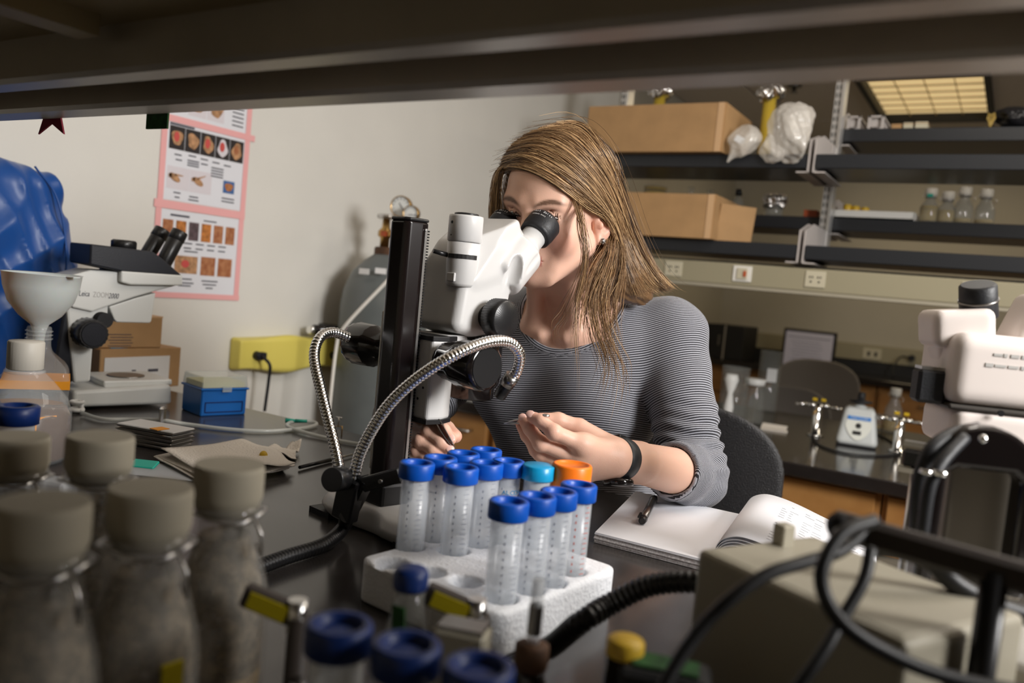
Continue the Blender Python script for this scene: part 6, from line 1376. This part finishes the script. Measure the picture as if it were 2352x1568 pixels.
# ---- striped jersey
CUF = ELL+(WRL-ELL)*.30
AX = (SHL-ELL)/np.linalg.norm(SHL-ELL)
def fold(p):
    x, y, z = p[:, 0], p[:, 1], p[:, 2]
    f = .0042*np.sin(36*z+24*x+3*np.sin(14*x+6*z))+.0028*np.sin(52*x-30*z+2.5*np.sin(19*z))
    return f*np.clip((1.13-z)/.12, .15, 1)
def sleeve(p, SH, EL, WR, t_end):
    ab = EL-SH; L = np.linalg.norm(ab); t = ((p-SH)@ab)/L**2
    up = rc(p, SH, EL, .056, .045)
    rid = .0030*np.sin(t*60+3*np.sin(p[:, 0]*40)+2*np.sin(p[:, 2]*33))*np.clip((t-.45)/.3, 0, 1)+.0016*np.sin(t*23+p[:, 1]*50)
    ab2 = WR-EL; L2 = np.linalg.norm(ab2); t2 = ((p-EL)@ab2)/L2**2
    lo_ = rc(p, EL, EL+ab2*t_end, .045, .0405 if t_end < .5 else .030); lo_ = np.maximum(lo_, (t2-t_end)*L2)
    rid2 = .0022*np.sin(t2*34+2*np.sin(p[:, 0]*60))
    return smin(up+rid, lo_+rid2*np.clip(1-t2*2, .2, 1), .014)
def neckcut(p):
    c = NB+np.array([.004, -.055, .012]); return ell(p, c, (.080, .082, .092), rotm('X', -.35))
def shirtfn(p):
    d = torso(p)-.006+fold(p); d = smin(d, sleeve(p, SHL, ELL, WRL, .33), .018); d = smin(d, sleeve(p, SHR, ELR, WRR, .86), .018)
    d = smax(d, -neckcut(p), .003)
    arm = rc(p, ELL, WRL, .037, .0235); inner = np.maximum(arm, -((p-ELL)@(WRL-ELL)/np.linalg.norm(WRL-ELL)-.012)); d = np.maximum(d, -inner)
    return d
lo, hi = bb([CH, WA, HIP, SHL, SHR, ELL, ELR], .16); hi[2] = 1.30; lo[2] = HIP[2]-.10
V, Q = surface(lambda p: clipd(p, shirtfn(p), HIP[2]-.06), lo, hi, .0034)
me = fast_mesh('striped_jersey', V, Q)
# stripe coordinate per face corner: along the sleeve on sleeves, along the height on the torso
fcx = V[Q].mean(1)
def axial(p, SH, EL, WR):
    ab = EL-SH; L = np.linalg.norm(ab); t = (p-SH)@ab/L; ab2 = WR-EL; L2 = np.linalg.norm(ab2); t2 = (p-EL)@ab2/L2; w = np.clip((t-L*.80)/(L*.30), 0, 1); w = w*w*(3-2*w)
    return t*(1-w)+(L*.97+np.maximum(t2, -.03))*w
dT = torso(fcx); dL = rc(fcx, SHL, ELL, .056, .045); dL2 = rc(fcx, ELL, WRL, .045, .03); dR = rc(fcx, SHR, ELR, .056, .045); dR2 = rc(fcx, ELR, WRR, .045, .03)
rag = (fcx[:, 0]-(NB[0]+.055))-(NB[2]+.02-fcx[:, 2])*.42; ragR = -(fcx[:, 0]-(NB[0]-.055))-(NB[2]+.02-fcx[:, 2])*.42
isL = ((rag > 0) & (fcx[:, 2] > SHL[2]-.10)) | (np.minimum(dL, dL2) < dT-.004); isR = ((ragR > 0) & (fcx[:, 2] > SHL[2]-.10)) | (np.minimum(dR, dR2) < dT-.004)
co = V[Q.ravel()]; cl = np.repeat(isL, 4); cr = np.repeat(isR, 4)
st = co[:, 2]+.16*(co[:, 1]-1.1)+.02*np.sin(6*co[:, 0]+1)+.006*np.sin(co[:, 0]*17)
sl = axial(co+np.array([0, 0, 0]), SHL, ELL, WRL)+.10*(co[:, 0]-SHL[0])*np.clip((co[:, 2]-1.05)/.1, 0, 1); sr = axial(co, SHR, ELR, WRR)
val = np.where(cl, sl, np.where(cr, sr, st))
nc_ = neckcut(co); collar = (nc_ < .011); val = np.where(collar, nc_, val)
a_ = me.attributes.new('stripe', 'FLOAT', 'CORNER'); a_.data.foreach_set('value', val.astype(np.float32))
link_mesh('striped_jersey', me, 'jersey', woman, world=True)
V, Q = surface(legs, np.array([-.98, .86, .0]), np.array([-.2, 1.60, .88]), .009)
link_mesh('trousers', fast_mesh('trousers', V, Q), 'leica_dark', woman, world=True)

# ---- watch on her left wrist
WA_ = WRL+(ELL-WRL)*.04; dW = (ELL-WRL)/np.linalg.norm(ELL-WRL); Rw = frame(dW)
wt = part('watch_strap', MB().lathe([(.0238, -.0115), (.0258, -.0105), (.0264, 0), (.0262, .0105), (.0240, .0115)], WA_, Rw, 40, cap=False), 'black_rubber', woman, world=True)
wdir = PD(1402, 1108, .985)-WA_; wdir -= dW*(wdir@dW); wdir /= np.linalg.norm(wdir); Rc = frame(wdir)
part('watch_case', MB().lathe([(.0175, .0), (.0190, .002), (.0190, .007), (.0170, .009), (.001, .0092)], WA_+wdir*.0250, Rc, 36), 'black_gloss', wt, world=True)
part('strap_buckle', MB().box(WA_-wdir*.0262, (.016, .004, .012), np.stack([dW, -wdir, np.cross(dW, -wdir)], 1), bev=.001), 'black_plastic', wt, world=True)

# ---- tweezers
def tweezers(label, tip, mid, end, end2=None):
    o = thing('tweezers', label, 'tweezers', mid); d_ = (tip-mid)/np.linalg.norm(tip-mid); s_ = np.cross(d_, [0, 0, 1]); s_ /= np.linalg.norm(s_); u_ = np.cross(s_, d_)
    for k_ in (-1, 1):
        off = u_*k_*.0012
        pts = [end+off*.2, mid*.5+end*.5+off*2.2, mid+off*2.2, mid*.45+tip*.55+off*1.6, mid*.25+tip*.75+off, tip+off*.1]; wd = [.0042, .0046, .0046, .0040, .0018, .0003]
        vs = []; fs = []
        for p_, w_ in zip(spline(pts, 5), np.interp(np.linspace(0, 5, 26), range(6), wd)): vs += [p_+s_*w_+u_*.0004, p_-s_*w_+u_*.0004, p_-s_*w_-u_*.0004, p_+s_*w_-u_*.0004]
        for i in range(25):
            for j in range(4): fs.append((4*i+j, 4*i+(j+1) % 4, 4*i+4+(j+1) % 4, 4*i+4+j))
        part('blade', MB().add(vs, fs), 'steel', o, world=True)
    part('joined_end', MB().sphere(end, (.0046, .0046, .0022)), 'steel', o, world=True); return o
tweezers('fine pointed steel tweezers held in her left hand beside the watch', PD(1157, 973, .99), PD(1205, 965, .992), PD(1254, 954, .956))
tweezers('dark steel tweezers held in her right hand under the objective', PD(1046, 1032, .985), PD(1020, 990, .983), PD(994, 944, .985))

# ---- her chair
office_chair('lab_chair', 'black moulded plastic chair with a slot handle behind the woman', (-.525, 1.60, 0), radians(-12), 'chair_plastic', .95, slot=True, back_z=.10, sh=.085)

# ---- hair: a soft inner mass plus locks that follow the combing
def hairbase(p):
    q = ((p-HO)@HR)/HS
    d = ell(q, (0, -.016, .040), (.0815, .0985, .0845)); d = smin(d, ell(q, (0, .030, .060), (.058, .052, .046)), .02)
    # open the face
    face = np.maximum(np.maximum(.052-q[:, 1]+.55*np.maximum(q[:, 2]-.02, 0)*0, q[:, 2]-.060+.9*np.abs(q[:, 0]+.005)), -q[:, 1]+.030)
    lim = q[:, 1]-(.026+.72*np.clip(q[:, 2]-.020, -.03, .1)); d = smax(d, lim*1.0, .006)      # hair line recedes from the brow
    low = -(q[:, 2]+.012)-.9*(-q[:, 1]-.005)*1.0; d = smax(d, low*.8, .012)                  # cut away below the ears towards the jaw
    earwin = ell(q, (-.080, .002, -.016), (.022, .026, .036)); d = smax(d, -earwin, .004)
    d = d*HS
    for a, b, r1, r2 in HMASS: d = smin(d, rc(p, a, b, r1, r2), .02)
    d = smax(d, -(headfn_l(q)*HS+.0)*0-1, .001)
    q2 = q; wave = .0011*np.sin(np.arctan2(q[:, 0], q[:, 2]+.02)*70)+.0008*np.sin(p[:, 0]*900+p[:, 2]*300)
    return d+wave*.7
HMASS = [(hl(-.030, -.070, -.005), hl(-.045, -.060, -.060), .040, .036), (hl(-.045, -.060, -.060), PD(1425, 640, 1.215), .034, .030), (PD(1425, 640, 1.215), PD(1468, 668, 1.235), .028, .022), (hl(.02, -.07, 0), hl(.03, -.085, -.11), .045, .040), (hl(.068, .010, .035), hl(.074, .030, -.03), .016, .010), (hl(.074, .030, -.03), hl(.074, .028, -.07), .010, .006)]
lo, hi = bb([hl(.09, 0, 0), hl(-.09, 0, 0), hl(0, .1, .12), hl(0, -.12, .1), PD(1480, 675, 1.24), PD(1425, 680, 1.2), hl(.03, -.1, -.16)], .035)
HV, HQ = surface(lambda p: hairbase(p), lo, hi, .0024)
def hit(u, v, d0=1.0, d1=1.36, lift=.0):
    r_ = ray(u, v); t = d0; best = (9, d0)
    for _ in range(60):
        p_ = (CAM+r_*t)[None]; dd = min(hairbase(p_)[0], shirtfn(p_)[0]+.001, headfn(p_)[0])
        if dd < best[0]: best = (dd, t)
        if dd < .0004+lift or t > d1: break
        t += max(dd-lift, .0006)*.8
    return CAM+r_*best[1]
guides = [
 [(1150, 398), (1185, 384), (1238, 396), (1300, 436), (1348, 474), (1390, 498), (1412, 560), (1408, 640), (1400, 700)],
 [(1153, 386), (1205, 374), (1265, 400), (1330, 446), (1382, 486), (1418, 560), (1432, 640), (1440, 690)],
 [(1160, 368), (1222, 356), (1290, 390), (1352, 444), (1400, 506), (1428, 590), (1450, 660), (1470, 700)],
 [(1170, 350), (1245, 338), (1318, 380), (1375, 450), (1415, 530), (1445, 610), (1478, 664), (1510, 672)],
 [(1186, 332), (1268, 322), (1340, 372), (1395, 450), (1430, 540), (1462, 616), (1500, 660), (1530, 668)],
 [(1212, 314), (1295, 306), (1362, 364), (1408, 450), (1440, 540), (1478, 615), (1512, 655), (1540, 664)],
 [(1245, 300), (1318, 294), (1376, 352), (1416, 440), (1452, 540), (1492, 620), (1524, 655), (1545, 663)],
 [(1278, 291), (1336, 292), (1384, 350), (1422, 440), (1458, 535), (1496, 612), (1528, 650), (1550, 664)]]
G3 = []
for g_ in guides:
    pts = [hit(u, v) for u, v in g_]; c = spline(pts, 8); G3.append(resample(c, np.linalg.norm(np.diff(c, axis=0), axis=1).sum()/36)[:36])
G3 = np.array([np.stack([np.interp(np.linspace(0, 1, 34), np.linspace(0, 1, len(g_)), g_[:, k]) for k in range(3)], 1) for g_ in G3])
HC = HO+HR@np.array([0, -.015, .03])*HS
hr = np.random.default_rng(11)
def strands(gfun, n, r0, spread, lift, seed, tcut=(.75, 1.0), wob=.0012, n_side=3):
    rr = np.random.default_rng(seed); vs = []; cols = []
    for _ in range(n):
        P_ = gfun(rr); m = len(P_); t = np.linspace(0, 1, m); off = rr.normal(size=3)*spread; off2 = rr.normal(size=3)*wob; f1, f2 = rr.uniform(3, 9), rr.uniform(0, 6)
        P_ = P_+off*(.3+t[:, None])+off2*np.sin(f1*t+f2)[:, None]+lift(P_)*rr.uniform(.2, 1.2)
        e_ = rr.uniform(*tcut); k_ = max(4, int(m*e_)); P_ = P_[:k_]
        P_ = np.stack([np.interp(np.linspace(0, 1, 30), np.linspace(0, 1, len(P_)), P_[:, k]) for k in range(3)], 1)
        T = np.gradient(P_, axis=0); T /= np.linalg.norm(T, axis=1)[:, None]+1e-9; x = np.cross(T, np.array([.3, -.8, .5])); x /= np.linalg.norm(x, axis=1)[:, None]+1e-9; y = np.cross(T, x)
        rad = r0*rr.uniform(.6, 1.3)*np.interp(np.linspace(0, 1, 30), [0, .08, .8, 1], [.6, 1, .9, .15])
        ring = [P_+rad[:, None]*(cos(a)*x+sin(a)*y) for a in (0, 2.094, 4.189)]; vs.append(np.stack(ring, 1).reshape(-1, 3))
        b_ = rr.beta(2, 2.2); c = np.array([.14, .076, .036])*(1-b_)+np.array([.47, .29, .145])*b_
        if rr.random() < .22: c = np.array([.72, .48, .25])*rr.uniform(.8, 1.05)
        if rr.random() < .18: c = np.array([.055, .028, .013])
        cols.append(np.tile(c, (90, 1)))
    k = np.arange(29)[:, None]*3; q_ = np.concatenate([np.concatenate([k+j, k+(j+1) % 3, k+3+(j+1) % 3, k+3+j], 1) for j in range(3)]); n_ = len(vs)
    Q_ = (q_[None]+np.arange(n_)[:, None, None]*90).reshape(-1, 4); return np.concatenate(vs), Q_, np.concatenate(cols)
def outl(P_): d_ = P_-HC; return d_/np.linalg.norm(d_, axis=1)[:, None]*.0035
def gA(rr):
    s_ = rr.uniform(0, 6.999); i = int(s_); f = s_-i; w_ = G3[i]*(1-f)+G3[i+1]*f; t = np.linspace(0, 1, len(w_)); return w_
def mkguide(pts): c = spline([np.array(p) for p in pts], 8); return np.stack([np.interp(np.linspace(0, 1, 34), np.linspace(0, 1, len(c)), c[:, k]) for k in range(3)], 1)
zero = lambda P_: 0*P_
locks = [
 ([hit(1318, 452), PD(1338, 520, 1.075), PD(1346, 580, 1.075), PD(1340, 640, 1.08), PD(1326, 700, 1.085), PD(1324, 770, 1.08), PD(1330, 850, 1.065), PD(1326, 930, 1.06)], 34, .0032),
 ([hit(1335, 466), PD(1330, 520, 1.08), PD(1342, 590, 1.08), PD(1325, 660, 1.09), PD(1300, 720, 1.10), PD(1278, 760, 1.09), PD(1310, 830, 1.07)], 22, .004),
 ([hit(1412, 560), PD(1405, 620, 1.125), PD(1385, 690, 1.11), PD(1395, 770, 1.085), PD(1425, 840, 1.07), PD(1422, 900, 1.06), PD(1408, 960, 1.055)], 75, .0050),
 ([hit(1400, 580), PD(1380, 630, 1.12), PD(1360, 690, 1.10), PD(1368, 760, 1.085), PD(1392, 830, 1.07), PD(1385, 880, 1.06), PD(1362, 930, 1.055)], 70, .0060),
 ([hit(1395, 560), PD(1365, 620, 1.12), PD(1345, 680, 1.105), PD(1335, 740, 1.09), PD(1336, 800, 1.075)], 90, .0085),
 ([hit(1405, 545), PD(1392, 600, 1.135), PD(1372, 650, 1.125), PD(1366, 690, 1.118), PD(1360, 760, 1.10)], 170, .0100),
 ([hit(1425, 560), PD(1425, 620, 1.15), PD(1412, 680, 1.13), PD(1404, 730, 1.11), PD(1410, 790, 1.092), PD(1402, 850, 1.07)], 80, .008)]
bundle = [strands(gA, 3000, .00042, .0017, outl, 1, tcut=(.72, 1.0)), strands(lambda rr: G3[0], 220, .0004, .0030, outl, 2), strands(lambda rr: G3[7], 240, .0004, .0028, outl, 22), strands(gA, 90, .00022, .0065, lambda P_: outl(P_)*3.0, 3, wob=.005)]
for k_, (pts, n_, sp_) in enumerate(locks): bundle.append(strands(lambda rr, g_=mkguide(pts): g_, n_, .00034, sp_, zero, 40+k_, tcut=(.42, 1), wob=.003))
fs_ = mkguide([hit(1158, 380), PD(1146, 400, 1.135), PD(1139, 440, 1.135), PD(1138, 490, 1.14), PD(1142, 540, 1.145)]); bundle.append(strands(lambda rr: fs_, 300, .0004, .0036, zero, 60, tcut=(.85, 1)))
def gB(rr):      # far side and back, seen from other places
    th_ = rr.uniform(.35, 2.9); pts = []
    for a_ in np.linspace(.25, 1.75, 9):
        v_ = np.array([sin(a_)*cos(th_), -sin(a_)*sin(th_)*1.0, cos(a_)]); pts.append(hl(*(v_*np.array([.083, .10, .087])+np.array([0, -.016, .040]))))
    e_ = pts[-1]; pts += [e_+np.array([0, .01, -.05]), e_+np.array([0, .02, -.11])]; return mkguide(pts)
bundle.append(strands(gB, 500, .0005, .003, zero, 61))
hair_v = np.concatenate([b_[0] for b_ in bundle]+[HV]); o_ = 0; qs = []; cs_ = []
for b_ in bundle: qs.append(b_[1]+o_); o_ += len(b_[0]); cs_.append(b_[2])
qs.append(HQ+o_)
qh = ((HV-HO)@HR); nz = np.sin(np.arctan2(qh[:, 0], qh[:, 2])*60)*.5+.5; cs_.append(np.array([.12, .065, .028])*(1-.5*nz[:, None])+np.array([.22, .12, .055])*.5*nz[:, None])
me = fast_mesh('hair', hair_v, np.concatenate(qs)); paint(me, np.concatenate(cs_)); link_mesh('hair', me, 'hair', woman, world=True)
